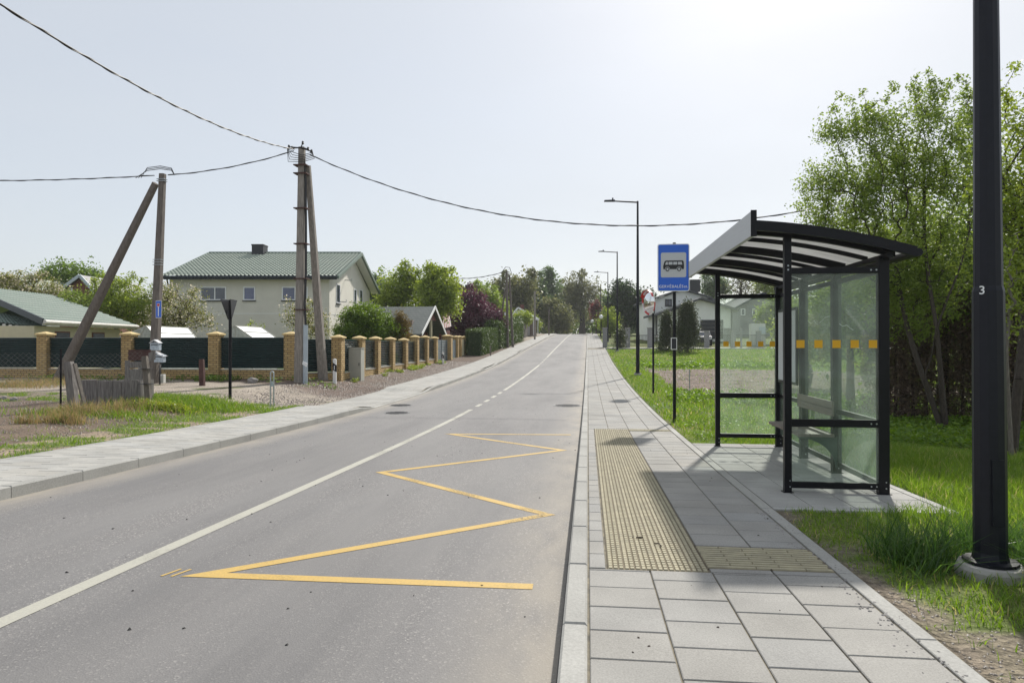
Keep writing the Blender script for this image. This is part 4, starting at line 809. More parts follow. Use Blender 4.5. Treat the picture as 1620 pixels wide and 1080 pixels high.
for nm,mt_,ks in (('rim_red',M['red'],(0,2,4,6)),('rim_white',M['signwhite'],(1,3,5,7))):
    mb=MB()
    for s_ in ks:
        P=[cm+nv*.01+rm*(ua*math.cos(t_)+va*math.sin(t_)) for t_ in np.linspace(s_*math.pi/4,(s_+1)*math.pi/4,7)]; mb.tube(P,.018,8)
    mb.build(nm,mt_,e)
mb=MB(); P=[];  # hood over the upper rim
for t_ in np.linspace(.15*math.pi,.85*math.pi,12):
    o=cm+rm*1.03*(ua*math.cos(t_)+va*math.sin(t_)); P.append(o); 
V=[];
for o in P: V+= [o,o+nv*.09,o+nv*.09+va*.008,o+va*.008]
mb.add(V,[[4*i+k,4*i+(k+1)%4,4*i+4+(k+1)%4,4*i+4+k] for i in range(len(P)-1) for k in range(4)]); mb.build('hood',M['red'],e)
mb=MB(); mb.bar((b[0],Ym,mt-.05),cm-nv*.05,.03); mb.build('bracket',M['pole_black'],e)
# --- bus shelter
fl=lambda y:float(zr(y))+.118
S=empty('bus_shelter',(2.4,8.9,fl(8.9)),'open black-framed glass bus shelter with a curved roof on the pavement','bus shelter')
XF,XB=1.985,2.90; YN,YFs=7.10,10.80; ZT,ZM,ZB=2.15,.634,.017
def post(x,y,sx,sy,top):
    mb=MB(); mb.box(x-sx/2,x+sx/2,y-sy/2,y+sy/2,fl(y)-.01,top); p_=mb.build('post',M['black'],S,bevel=.004)
    mb=MB(); 
    for dz in (.06,.12): mb.tube([(x+.015,y-sy/2-.004,fl(y)+dz),(x+.015,y-sy/2+.002,fl(y)+dz)],.007,8)
    mb.build('bolts',M['steel'],p_); mb=MB(); mb.box(x-sx/2-.015,x+sx/2+.015,y-sy/2-.015,y+sy/2+.015,fl(y)-.002,fl(y)+.008); mb.build('foot_plate',M['black'],p_)
    return p_
# roof underside height as function of x
RX=[1.64,2.10,2.59,2.905,3.15]; RZ=[2.60,2.556,2.46,2.383,2.318]
rc=np.polyfit(RX,RZ,2); rz=lambda x:float(np.polyval(rc,x))
for y in (YN,YFs): post(XF,y,.068,.068,rz(XF)-.06)
for y in (YN+.02,8.40,9.62,YFs+.02): post(XB,y,.10,.08,rz(XB)-.10)
def rail(p,q,w_,h_,par=S):
    mb=MB(); mb.bar(p,q,w_,h_); r_=mb.build('rail',M['black'],par,bevel=.003); return r_
for y in (YN,YFs):
    for z in (ZT,ZM,ZB):
        hh_=.062 if z!=ZM else .075; r_=rail((XF+.034,y,z),(XB-.05,y,z),.045,hh_)
        mb=MB()
        for dx in (-.075,-.125): mb.tube([(XB+dx,y-.0255,z),(XB+dx,y-.022,z)],.008,8)
        mb.build('bolts',M['steel'],r_)
    mb=MB(); mb.tube([(XF,y-.036,ZT+.05),(XF,y-.033,ZT+.05)],.009,8); mb.tube([(XF,y-.036,ZT+.01),(XF,y-.033,ZT+.01)],.009,8); mb.build('bolts',M['steel'],S)
ybs=(YN+.02,8.40,9.62,YFs+.02)
for i in range(3):
    for z in (ZT,ZM,ZB): rail((XB+.01,ybs[i]+.04,z),(XB+.01,ybs[i+1]-.04,z),.04,.055)
def pane(x0,x1,y0,y1,z0,z1):
    mb=MB(); mb.box(x0,x1,y0,y1,z0,z1); return mb.build('glass_pane',M['glass'],S)
for y in (YN,YFs):
    for z0,z1,st in ((ZM+.03,ZT-.02,1),(ZB+.02,ZM-.03,0)):
        g=pane(XF+.025,XB-.04,y-.004,y+.004,z0,z1)
        if st:
            zc=1.42; 
            for k in range(5):
                mb=MB(); xx=XF+.125+k*.172; mb.box(xx-.039,xx+.039,y-.0085,y-.006,zc-.039,zc+.039); mb.build('orange_square',M['orange'],g)
for i in range(3):
    for z0,z1 in ((ZM+.02,ZT-.02),(ZB+.02,ZM-.02)): g=pane(XB+.006,XB+.014,ybs[i]+.03,ybs[i+1]-.03,z0,z1)
    if i<2:
        pass
# scratched tags on the rear glass
mb=MB(); pts=[(1278,507),(1283,512),(1288,507),(1292,513),(1300,508),(1305,502),(1312,500)]; P=[atX(x,y,XB-.004) for x,y in pts]; mb.tube(P,.0025,4); pts=[(1328,512),(1333,516),(1340,514),(1345,519),(1350,522)]; mb.tube([atX(x,y,XB-.004) for x,y in pts],.003,4); mb.build('scratches',M['scratch'],S)
# fascia
YR0,YR1=6.90,11.07
mb=MB(); mb.box(1.590,1.635,YR0,YR1,2.478,2.722); fa=mb.build('fascia',M['alu'],S,bevel=.004)
mb=MB(); mb.box(1.585,1.641,YR0-.012,YR0-.001,2.471,2.729); mb.build('end_cap',M['black'],fa); mb=MB(); mb.box(1.585,1.641,YR1+.001,YR1+.012,2.471,2.729); mb.build('end_cap',M['black'],fa)
# ribs
xs_=np.linspace(1.637,3.13,14)
def rib(y,w_,h_,x1=3.0,name='roof_rib',off=0.):
    xr=np.linspace(1.637,x1,14); mb=MB(); V=[]
    for x in xr: V+=[(x,y-w_/2,rz(x)-off),(x,y+w_/2,rz(x)-off),(x,y+w_/2,rz(x)-h_-off),(x,y-w_/2,rz(x)-h_-off)]
    k=len(xr); mb.add(V,[[4*i+j,4*i+(j+1)%4,4*i+4+(j+1)%4,4*i+4+j] for i in range(k-1) for j in range(4)]+[[3,2,1,0],[4*k-4,4*k-3,4*k-2,4*k-1]]); return mb.build(name,M['black'],S)
for y in (YN,8.40,9.62,YFs+.02): rib(y,.06,.085,3.0)
for y in (7.75,9.01,10.2): rib(y,.03,.045,3.0)
rib(YR0+.02,.035,.10,3.13,'roof_edge',-.03); rib(YR1-.02,.035,.10,3.13,'roof_edge',-.03)
mb=MB(); V=[]
for x in xs_: V+=[(x,YR0+.04,rz(x)+.002),(x,YR1-.04,rz(x)+.002),(x,YR1-.04,rz(x)+.012),(x,YR0+.04,rz(x)+.012)]
k=len(xs_); mb.add(V,[[4*i+j,4*i+(j+1)%4,4*i+4+(j+1)%4,4*i+4+j] for i in range(k-1) for j in range(4)]+[[3,2,1,0],[4*k-4,4*k-3,4*k-2,4*k-1]]); mb.build('roof_sheet',M['roofsheet'],S)
mb=MB(); mb.tube([(3.145,YR0+.01,rz(3.145)-.02),(3.145,YR1-.01,rz(3.145)-.02)],.04,10); mb.build('rear_gutter',M['black'],S)
mb=MB(); mb.box(2.88,2.93,YR0+.06,YR1-.06,rz(2.9)-.13,rz(2.9)-.085); mb.build('rear_beam',M['black'],S)
# bench
mb=MB(); 
for k in range(3): mb.box(2.43+k*.135,2.43+k*.135+.128,8.24,9.56,.345,.38)
mb.build('seat',M['bench'],S,bevel=.004)
mb=MB()
for k in range(2): mb.box(2.80,2.825,8.24,9.56,.585+k*.088,.585+k*.088+.083)
mb.build('backrest',M['bench'],S,bevel=.004)
for y in (8.30,9.46):
    mb=MB(); P=[(2.45,y,.344)]; 
    for k in range(9): t_=math.pi/2*k/8; P.append((2.45+.41*math.sin(t_),y,.344-.02-.34*(1-math.cos(t_))))
    P.append((2.88,y,-.03)); P.append((2.88,y,.344)); mb.plate(P,(0,1,0),.012); mb.build('seat_bracket',plain('bracket_green',(.035,.06,.05),.5),S) if y<8.8 else mb.build('seat_bracket',M['black'],S)
    mb=MB(); mb.box(2.826,2.86,y-.02,y+.02,.34,.76); mb.build('back_support',M['black'],S)
# timetable case
mb=MB(); mb.box(2.825,2.85,9.67,10.58,.855,1.925); tcs=mb.build('timetable_case',M['black'],S,bevel=.003)
mb=MB(); mb.box(2.819,2.824,9.71,10.54,.895,1.885); mb.build('timetable_poster',M['poster'],tcs)
# ================================================================== UTILITY POLES AND CABLES
def conc_pole(mb,p,q,w0,w1):
    p=np.array(p,float); q=np.array(q,float); d=(q-p)/np.linalg.norm(q-p); a=np.cross(d,(0,1,0)); a/=np.linalg.norm(a); b=np.cross(a,d); V=[]
    for c,w_ in ((p,w0),(q,w1)):
        for u,v in ((-.5,-.35),(-.35,-.5),(.35,-.5),(.5,-.35),(.5,.5),(-.5,.5)): V.append(c+a*u*w_+b*v*w_*.85)
    mb.add(V,[[k,(k+1)%6,6+(k+1)%6,6+k] for k in range(6)]+[[5,4,3,2,1,0],[6,7,8,9,10,11]])
YA=23.6; bA=atY(474,611,YA); tA=atY(477.5,233,YA); e=empty('twin_concrete_pole',bA,'tall grey concrete utility pole with a leaning strut and pale cable duct','utility pole')
mb=MB(); conc_pole(mb,bA-np.array([0,0,.3]),tA,.36,.21); mb.build('pole',M['pole_conc'],e)
s0=atY(511,594,YA+1.9); s1=atY(487,262,YA+.16); mb=MB(); conc_pole(mb,s0-np.array([0,0,.2]),s1,.32,.17); mb.build('strut',M['pole_conc'],e)
mb=MB()
for py in (262,275,330,386,441,490): c=atY(476+(py-262)*.004,py,YA-.02); mb.box(c[0]-.22,c[0]+.26,YA-.19,YA+.16,c[2]-.018,c[2]+.018)
mb.build('steel_bands',M['rust'],e)
a=atY(483,612,YA-.1); c=atY(483.5,514,YA-.1); mb=MB(); mb.tube([a,c],.085,10); mb.build('cable_duct',M['pipe'],e)
mb=MB(); mb.tube([c,atY(482,480,YA-.1),atY(484,430,YA-.05),atY(484,350,YA),atY(483.5,290,YA),atY(480,245,YA)],.045,6); mb.build('down_cable',M['cable'],e)
mb=MB()
for dx,dz in ((-.55,.0),(-.4,-.05),(.35,-.1),(.5,-.2),(.1,.12)): c=tA+np.array([dx*.8,-.1,dz]); mb.tube([tA+np.array([0,-.1,-.05]),c],.02,5); mb.tube2((c[0],c[1],c[2]-.05),[(.03,0),(.05,.03),(.03,.06),(.045,.09),(.02,.12)],8)
for k in range(5): mb.tube([tA+np.array([-.5,-.1,-.05]),tA+np.array([-.2-.05*k,-.25,-.25-.08*k]),tA+np.array([.1,-.2,-.35-.06*k]),tA+np.array([.35+.04*k,-.1,-.25-.05*k]),tA+np.array([.42,-.1,-.12])],.012,4)
mb.build('insulators_and_leads',M['cable'],e)
mb=MB(); q=atY(478,575,YA-.25); mb.obox(q+np.array([.0,0,-.02]),(.16,0,-.10),(0,.02,0),(.03,0,.12)); mb.build('torn_notice',M['signwhite'],e)
YB=22.3; bB=atY(242,625,YB); bB[2]=float(T(bB[0],YB)); tB=atY(257,275,YB); e=empty('leaning_concrete_pole',bB,'left concrete utility pole carrying the dead-end sign, with a long diagonal strut','utility pole')
mb=MB(); conc_pole(mb,bB-np.array([0,0,.3]),tB,.30,.19); mb.build('pole',M['pole_dark'],e)
s0=atY(86,604,YB+1.2); s1=atY(246,290,YB+.1); mb=MB(); conc_pole(mb,s0-np.array([0,0,.2]),s1,.32,.19); mb.build('strut',M['pole_dark'],e)
mb=MB()
for py in (284,287,411,415,419): c=atY(257-(py-275)*.048,py,YB); mb.box(c[0]-.14,c[0]+.14,YB-.12,YB+.1,c[2]-.008,c[2]+.008)
mb.build('wire_wraps',M['steel'],e)
mb=MB()
for k in range(3): mb.tube([tB+np.array([-1.0+.1*k,0,-.12]),tB+np.array([-.5,-.1,.10+.05*k]),tB+np.array([0,-.12,.14+.05*k]),tB+np.array([.4,-.1,.08+.04*k]),tB+np.array([.45,0,-.06])],.013,4)
mb.build('looped_leads',M['cable'],e)
def cable(lab,P,r=.015,sag=.0,n_=24,name='overhead_cable'):
    A_,B_=map(np.array,(P[0],P[1])); e=MB(); pts=[]
    for i in range(n_+1):
        f=i/n_; q=A_+(B_-A_)*f; q=q.copy(); q[2]-=sag*4*f*(1-f); pts.append(q)
    e.tube(pts,r,6,True)
    # a second strand twisted round the first
    d=(B_-A_)/np.linalg.norm(B_-A_); s=np.cross(d,(0,0,1)); s/=np.linalg.norm(s); tw=[]; m_=n_*10
    Ln=np.linalg.norm(B_-A_)
    for i in range(m_+1):
        f=i/m_; q=A_+(B_-A_)*f; q[2]-=sag*4*f*(1-f); ph=f*Ln*5; tw.append(q+s*r*1.2*math.cos(ph)+np.array([0,0,1])*r*1.2*math.sin(ph))
    e.tube(tw,r*.6,4,True); return tag(e.build(name,M['cable']),lab,'cable')
e0=tA+np.array([-.25,-.05,-.08])
cable('overhead cable running from the twin pole to the upper left corner of the view',[e0,atY(-60,-32,9.0)],.017,.42)
cable('overhead cable between the two concrete poles',[tA+np.array([-.3,0,-.12]),tB+np.array([.2,0,-.05])],.016,.14)
cable('overhead cable leaving the left pole towards the left edge',[tB+np.array([-.3,0,-.05]),atY(-200,283,21.5)],.016,.12)
cable('overhead cable crossing the road from the twin pole towards the right trees',[tA+np.array([.3,0,-.28]),atY(1330,322,21.)],.017,1.45,40)
# dead-end sign on the left pole
c=atY(251,489,YB-.2); e=empty('dead_end_sign',c,'small blue dead-end sign with red bar on the left concrete pole','road sign'); hw,hh_=.125,.30
xa=np.array([math.cos(.35),-math.sin(.35),0])*1.; ya=np.array([0,0,1.]); na=np.cross(ya,xa)*-1; na=np.array([-math.sin(.35),-math.cos(.35),0]); hw=.15
def sp_(u0,u1,v0,v1,dn,nm,m_,par): mb=MB(); mb.plate([c+xa*u0+ya*v0-(-na)*0+na*dn,c+xa*u1+ya*v0+na*dn,c+xa*u1+ya*v1+na*dn,c+xa*u0+ya*v1+na*dn],na,.003); return mb.build(nm,m_,par)
pl=sp_(-hw,hw,-hh_,hh_,0,'panel',M['signwhite'],e); sp_(-hw+.015,hw-.015,-hh_+.015,hh_-.015,.004,'blue_field',M['blue'],pl); sp_(-.022,.022,-.24,.10,.008,'road_stem',M['signwhite'],pl); sp_(-.07,.07,.09,.20,.008,'bar_border',M['signwhite'],pl); sp_(-.058,.058,.102,.188,.012,'red_bar',M['red'],pl)
mb=MB(); mb.bar(c+na*-.03,c+na*-.15,.04); mb.build('clamp',M['steel'],e)
# yield sign seen from the side
b=gp(364,631); Ys=b[1]; e=empty('give_way_sign',b,'dark road sign post seen edge-on, with two triangular plates, on the left verge','road sign'); zt_=atY(363,474,Ys)[2]
mb=MB(); mb.tube([(b[0],Ys,b[2]-.1),(b[0],Ys,zt_)],.042,10); mb.build('post',M['black'],e)
for sgn,lab in ((-1,'plate'),(1,'plate')):
    w_=10*Ys/FPX; z1=zt_; z0=atY(363,506,Ys)[2]; dx=np.array([sgn*.26*.75,.0,0])
    o=np.array([b[0]+sgn*.045,Ys-.02,0]); yv=np.array([sgn*.15,.38,0])
    P=[np.array([b[0]+sgn*.045,Ys-.02,z0]),np.array([b[0]+sgn*.135,Ys-.25,z1]),np.array([b[0]+sgn*.03,Ys+.3,z1])] 
    mb=MB(); mb.plate(P,np.array([sgn*.9,.2,0]),.012); mb.build('triangular_plate',M['charcoal'],e)
# steel hoop post
b=gp(430.5,643); e=empty('steel_hoop_post',b,'narrow galvanised steel hoop post at the pavement corner','marker post'); zt_=atY(430,588,b[1])[2]; Yh=b[1]
mb=MB(); P=[(b[0]-.045,Yh,b[2]-.1),(b[0]-.045,Yh,zt_-.04)]+[(b[0]-.045*math.cos(t_),Yh,zt_-.04+.045*math.sin(t_)) for t_ in np.linspace(.3,math.pi-.3,6)]+[(b[0]+.045,Yh,zt_-.04),(b[0]+.045,Yh,b[2]-.1)]; mb.tube(P,.02,8); mb.build('hoop',M['steel'],e)
mb=MB(); zz=atY(430,607,Yh)[2]; mb.box(b[0]-.022,b[0]+.022,Yh-.01,Yh,zz-.07,zz+.07); mb.build('sticker',M['pipe'],e)
def marker(px,py,topy,lab):
    b=gp(px,py); Yq=b[1]; h_=(py-topy)*Yq/FPX; e=empty('road_marker_post',b,lab,'marker post','white and black road marker posts'); w_=.062
    P=[(-w_,0),(w_,0),(w_,h_-.03),(-w_*.2,h_),(-w_,h_-.01)]; mb=MB(); mb.plate([(b[0]+x,Yq,b[2]-.02+z) for x,z in P],(0,.07,0),1); mb.build('body',M['white'],e)
    mb=MB(); P=[(-w_-.002,.53*h_),(w_+.002,.45*h_),(w_+.002,.73*h_),(-w_-.002,.83*h_)]; mb.plate([(b[0]+x,Yq-.003,b[2]+z) for x,z in P],(0,.076,0),1); q=mb.build('black_band',M['black'],e)
    mb=MB(); mb.box(b[0]-.015,b[0]+.015,Yq-.007,Yq-.004,b[2]+.54*h_,b[2]+.70*h_); mb.build('reflector',M['signwhite'],q)
marker(529,606,565,'white and black road marker post beside the twin pole and grey cabinet'); marker(700.5,576,556,'white and black road marker post at the grey gate up the street')
# small boxes
def cabinet(px0,px1,py0,py1,lab,name,m_,depth=.35,px_side=None):
    b=gp((px0+px1)/2,py1); Yq=b[1]; a=atY(px0,py0,Yq); c=atY(px1,py1,Yq); e=empty(name,b,lab,'cabinet'); mb=MB(); mb.box(a[0],c[0],Yq,Yq+depth,b[2]-.05,a[2]); mb.build('body',m_,e,bevel=.01)
    mb=MB(); mb.box(a[0]-.02,c[0]+.02,Yq-.02,Yq+depth+.02,a[2]+.001,a[2]+.03); mb.build('lid',m_,e); mb=MB(); mb.box(a[0]+.03,c[0]-.03,Yq-.012,Yq-.001,b[2]+.15,a[2]-.04); d_=mb.build('door',m_,e); mb=MB(); mb.box(c[0]-.09,c[0]-.06,Yq-.03,Yq-.013,(a[2]+b[2])/2-.06,(a[2]+b[2])/2+.06); mb.build('handle',M['charcoal'],d_); return e,Yq,a,c
cabinet(551,571,551,601,'grey utility cabinet against the brick fence by the twin pole','utility_cabinet',M['greycab'],.45)
e,Yq,a,c=cabinet(1188,1211,512,549,'large pale utility cabinet in the meadow seen through the shelter','utility_cabinet',M['whitecab'],.8)
p=atY(1201,517,Yq-.1); q=atY(1211,528,Yq-.1); mb=MB(); mb.box(p[0],q[0],Yq-.12,Yq-.014,q[2],p[2]); mb.build('meter_box',M['pipe'],e)
def thinpost(px,py,topy,lab,m_,r_=.03,name='marker_post',cat='post'):
    b=gp(px,py); zt_=atY(px,topy,b[1])[2]; e=empty(name,b,lab,cat); mb=MB(); mb.tube([(b[0],b[1],b[2]-.05),(b[0],b[1],zt_-.03),(b[0],b[1],zt_)],[r_,r_,r_*.7],8); mb.build('shaft',m_,e); mb=MB(); mb.tube2((b[0],b[1],zt_),[(r_*1.15,0),(r_*1.15,.02),(r_*.5,.035)],8); mb.build('cap',m_,e)
thinpost(1091,617,585,'short pale stake at the edge of the ploughed patch',M['steel'],.02)
thinpost(1172.5,550,520,'thick grey post left of the pale cabinet behind the shelter',M['stonewall'],.10)
thinpost(818,539,507,'thin black post by the hedge farther up the left side',M['black'],.05); thinpost(776,563,548,'short wooden stake before the clipped hedge',M['barklight'],.05)
# ================================================================== FENCES
def pillar(parent,x,y,w_,z0,z1,yaw=0,cap=.09):
    mb=MB(); mb.box(x-w_/2,x+w_/2,y-w_/2,y+w_/2,z0-.15,z1-.12,yaw); p_=mb.build('pillar',M['brick'],parent)
    mb=MB(); V=[]; a=w_/2+.05; c,s=math.cos(yaw),math.sin(yaw)
    for r_,z in ((a,z1-.119),(a,z1-.07),(.02,z1+.02)):
        for u,v in ((-1,-1),(1,-1),(1,1),(-1,1)): V.append((x+(u*c-v*s)*r_,y+(u*s+v*c)*r_,z))
    mb.add(V,[[3,2,1,0],[8,9,10,11]]+[[k+j,k+(j+1)%4,k+4+(j+1)%4,k+4+j] for k in (0,4) for j in range(4)]); mb.build('cap',M['cap'],p_); return p_
def louvre(parent,P,Q,z0a,z1a,z0b,z1b,ntot=17,m_=None):
    """tilted slats between two pillars with side stiles"""
    P=np.array(P,float);Q=np.array(Q,float); d=(Q-P); Ln=np.linalg.norm(d); d/=Ln; s=np.array([d[1],-d[0]]) # towards the street
    if s@np.array([-P[0],-P[1]])<0: s=-s
    mb=MB()
    for k in range(ntot):
        V=[]
        for f,o_ in ((0,-.04),(.03,-.04),(.10,.034),(.45,.048),(.86,-.02),(1.0,-.04)):
            g=(k+f)/ntot; V+=[(*(P+s*o_),z0a+(z1a-z0a)*g),(*(Q+s*o_),z0b+(z1b-z0b)*g)]
        mb.add(V,[[2*i_,2*i_+1,2*i_+3,2*i_+2] for i_ in range(5)])
    o=mb.build('louvre_panel',m_ or M['louver'],parent)
    mb=MB()
    mb.add([(*(P+s*.04),z1a),(*(Q+s*.04),z1b),(*(Q-s*.04),z1b),(*(P-s*.04),z1a),(*(P+s*.04),z1a+.035),(*(Q+s*.04),z1b+.035),(*(Q-s*.04),z1b+.035),(*(P-s*.04),z1a+.035)],[[0,3,2,1],[4,5,6,7],[0,1,5,4],[1,2,6,5],[2,3,7,6],[3,0,4,7]]); mb.build('top_rail',m_ or M['louver'],o)
    return o
def basewall(parent,P,Q,z0a,z0b,z1a,z1b,w_=.16):
    P=np.array(P,float);Q=np.array(Q,float); d=(Q-P)/np.linalg.norm(Q-P); s=np.array([-d[1],d[0]])*w_/2; mb=MB()
    f=lambda z0a,z0b,z1a,z1b,k:[(*(P-s*k),z0a),(*(Q-s*k),z0b),(*(Q+s*k),z0b),(*(P+s*k),z0a),(*(P-s*k),z1a),(*(Q-s*k),z1b),(*(Q+s*k),z1b),(*(P+s*k),z1a)]
    FQ=[[0,3,2,1],[4,5,6,7],[0,1,5,4],[1,2,6,5],[2,3,7,6],[3,0,4,7]]
    mb.add(f(z0a-.2,z0b-.2,z1a,z1b,1),FQ); o=mb.build('base_wall',M['brick'],parent); mb=MB(); mb.add(f(z1a+.001,z1b+.001,z1a+.03,z1b+.03,1.3),FQ); mb.build('ledge',M['ledge'],o)
YF=25.0
FF=empty('side_street_fence',(atY(205,600,YF)[0],YF,.0),'dark louvred fence with yellow brick pillars along the side street','fence')
fx=[(-62,YF+.2),(72,YF+.05),(205,YF),(342,YF),(461,YF)]
pp=[]
for px,y in fx:
    c=atY(px,540,y); z0=float(T(c[0],y)); z1=atY(px,525,y)[2]; pillar(FF,c[0],y,.42,z0,z1); pp.append((c[0],y,z0,z1))
for i in range(len(pp)-1):
    a,b_=pp[i],pp[i+1]; zb=atY(300,582,YF)[2]; zt_=atY(300,535,YF)[2]; louvre(FF,(a[0]+.21,a[1]),(b_[0]-.21,b_[1]),zb,zt_,zb,zt_,14); basewall(FF,(a[0]+.21,a[1]),(b_[0]-.21,b_[1]),min(a[2],b_[2])-.1,min(a[2],b_[2])-.1,zb-.06,zb-.06)
RF=empty('street_fence',(-9.8,34,float(T(-9.8,34))),'louvred fence with yellow brick pillars stepping up beside the road','fence')
cor=pp[-1]; fp=[cor[:2]]; rows=[(535,530,601),(568.5,531.5,593),(594,532.5,589),(617.5,533.5,585),(638.5,535,581.5),(656.5,530.5,579),(672.5,531,576),(687,532.5,575)]
pr=[]
for px,ty,by in rows:
    c=atX(px,by,-9.8); z0=float(T(-9.8,c[1])); z1=atX(px,ty,-9.8)[2]; yw=0; pillar(RF,-9.8,c[1],.40,z0,z1); pr.append((-9.8,c[1],z0,z1))
ch=[cor]+pr
for i in range(len(ch)-1):
    a,b_=ch[i],ch[i+1]; d=np.array([b_[0]-a[0],b_[1]-a[1]]); d/=np.linalg.norm(d); P=np.array(a[:2])+d*.2; Q=np.array(b_[:2])-d*.2; zt_=min(a[3],b_[3])-.17 if i!=5 else b_[3]-.22; zt_=(b_[3]-.20 if i!=5 else a[3]-.2); zb=max(b_[2],a[2])+.28
    louvre(RF,P,Q,zb,zt_,zb,zt_,14 if i<6 else 17); basewall(RF,P,Q,a[2],b_[2],zb-.05,zb-.05)
# gates beyond the brick fence
G=empty('gate_with_pillars',(-9.8,44,float(T(-9.8,44))),'grey sliding gate and wicket between taller brick pillars','gate')
gp_=[]
for px,ty,w_ in ((708,529.5,.62),(721.5,531,.35),(727,531,.35),(734,531.5,.35)):
    c=atX(px,575,-9.8); z0=float(T(-9.8,c[1])); z1=atX(px,ty,-9.8)[2]; pillar(G,-9.8,c[1],w_,z0,z1); gp_.append((c[1],z0,z1))
M['gate']=plain('gate_grey',(.20,.24,.26),.4,.2,.1,5)
ya=pr[-1][1]+.2; mb=MB(); z0=float(T(-9.8,ya))+.06; z1=gp_[0][2]-.35
for k in range(12): mb.box(-9.82,-9.78,ya,gp_[0][0]-.33,z0+k*(z1-z0)/12,z0+(k+.8)*(z1-z0)/12)
o=mb.build('sliding_gate',M['gate'],G); mb=MB(); 
for y in (ya,(ya+gp_[0][0]-.33)/2,gp_[0][0]-.38): mb.box(-9.77,-9.74,y,y+.05,z0,z1+.02)
mb.build('gate_stiles',M['gate'],o)
mb=MB(); y0,y1=gp_[0][0]+.33,gp_[1][0]-.18
for k in range(8): mb.box(-9.82,-9.78,y0+k*(y1-y0)/8,y0+(k+.85)*(y1-y0)/8,z0+.1,z1)
mb.build('wicket_gate',M['gate'],G)
mb=MB(); mb.box(-9.9,-9.7,gp_[2][0]+.2,gp_[3][0]-.2,gp_[2][1],gp_[2][1]+1.3); mb.build('mail_panel',M['cream'],G)
# chain-link fence, far left
CL=empty('chain_link_fence',gp(60,640),'sagging chain-link fence in front of the old timber box at far left','fence')
Pq=[gp(-40,648),gp(0,645),gp(110,640),gp(228,632)]; P0=np.array(Pq[0]); P1_=np.array(Pq[3]); Lc=np.linalg.norm((P1_-P0)[:2]); hC=1.12
A_=[];B_=[]
def cpt(u,v):
    q=P0+(P1_-P0)*(u/Lc); return np.array([q[0],q[1],float(T(q[0],q[1]))+.10+v*(hC+.03*math.sin(u*2.1))+.0])
st=.055; nU=int(Lc/st); nV=20
for i in range(nU):
    for j in range(nV):
        u0,u1=i*st,(i+1)*st; v0,v1=j/nV,(j+1)/nV
        if (i+j)%2==0: A_.append(cpt(u0,v0)); B_.append(cpt(u1,v1))
        else: A_.append(cpt(u0,v1)); B_.append(cpt(u1,v0))
V,F=frusta(np.array(A_),np.array(B_),np.full(len(A_),.0013),np.full(len(A_),.0013),3); nmesh('wire_mesh',V,F,M['stonewall'],CL)
c=gp(96,648); zt_=atY(96,552,c[1])[2]; mb=MB(); mb.tube([(c[0],c[1],c[2]-.1),(c[0],c[1],zt_)],.022,6); mb.build('post',M['black'],CL)
# leaning timber posts and box
def wpost(p0,p1,wpx,lab,m_=None,name='timber_post',chamfer=True):
    b=gp(*p0); t_=atY(p1[0],p1[1],b[1]); w_=wpx*b[1]/FPX; e=empty(name,b,lab,'post'); mb=MB(); d=t_-b; dn=d/np.linalg.norm(d); a=np.array([1,0,0])-dn*dn[0]; a/=np.linalg.norm(a); c=np.cross(dn,a)
    V=[]; 
    for f,wf,off in ((-.06,1.,0),(.5,.98,.02),(.93,.95,-.01),(1.,.8,0)):
        o=b+d*f+a*off*w_
        for u,v in ((-.5,-.5),(.5,-.5),(.5,.5),(-.5,.5)): V.append(o+a*u*w_*wf+c*v*w_*.7*wf)
    mb.add(V,[[3,2,1,0],[12,13,14,15]]+[[4*k+j,4*k+(j+1)%4,4*k+4+(j+1)%4,4*k+4+j] for k in range(3) for j in range(4)]); mb.build('shaft',m_ or M['wood_grey'],e); return e,b
e,bb=wpost((117,648),(109,572),14,'thick weathered grey post leaning at the left end of the timber box')
mb=MB(); o=atY(118,575,bb[1]-.12); q=atY(136,650,bb[1]-.22); mb.bar(q,o,.07,.05); mb.build('lichen_edge_board',M['barklight'],e)
e,bb2=wpost((236,641),(229,563),9.5,'pale leaning post at the right end of the timber box, wound with wire',M['barklight'])
mb=MB()
for py in (583,607): c=atY(231,py,bb2[1]); mb.box(c[0]-.13,c[0]+.11,bb2[1]-.10,bb2[1]+.12,c[2]-.006,c[2]+.006)
mb.build('wire_winding',M['cable'],e)
Yk=bb2[1]+.22; e=empty('timber_box',atY(175,645,Yk),'old grey wooden box of upright boards in dry grass','wooden box'); z1=atY(170,600,Yk)[2]; z0=atY(170,653,Yk)[2]
mb=MB(); xx=atY(127,600,Yk)[0]; xe=atY(223,600,Yk)[0]
while xx<xe-.05:
    w_=min(random.uniform(.18,.34),xe-xx); mb.box(xx,xx+w_-.008,Yk+random.uniform(0,.015),Yk+.04,z0-.1,z1-random.uniform(0,.05)); xx+=w_
mb.build('front_boards',M['wood_grey'],e)
xa_=atY(127,600,Yk)[0]
for x in (xa_,xe-.04): mb=MB(); mb.box(x,x+.035,Yk+.045,Yk+.5,z0-.1,z1-.02); mb.build('side_board',M['wood_grey'],e)
mb=MB(); mb.box(xa_+.04,xe-.045,Yk+.46,Yk+.5,z0,z1-.05); mb.build('back_boards',M['wood_grey'],e)
mb=MB(); mb.box(xa_+.04,xe-.045,Yk+.05,Yk+.45,z0,z1-.25); mb.build('soil_fill',M['dark'],e)
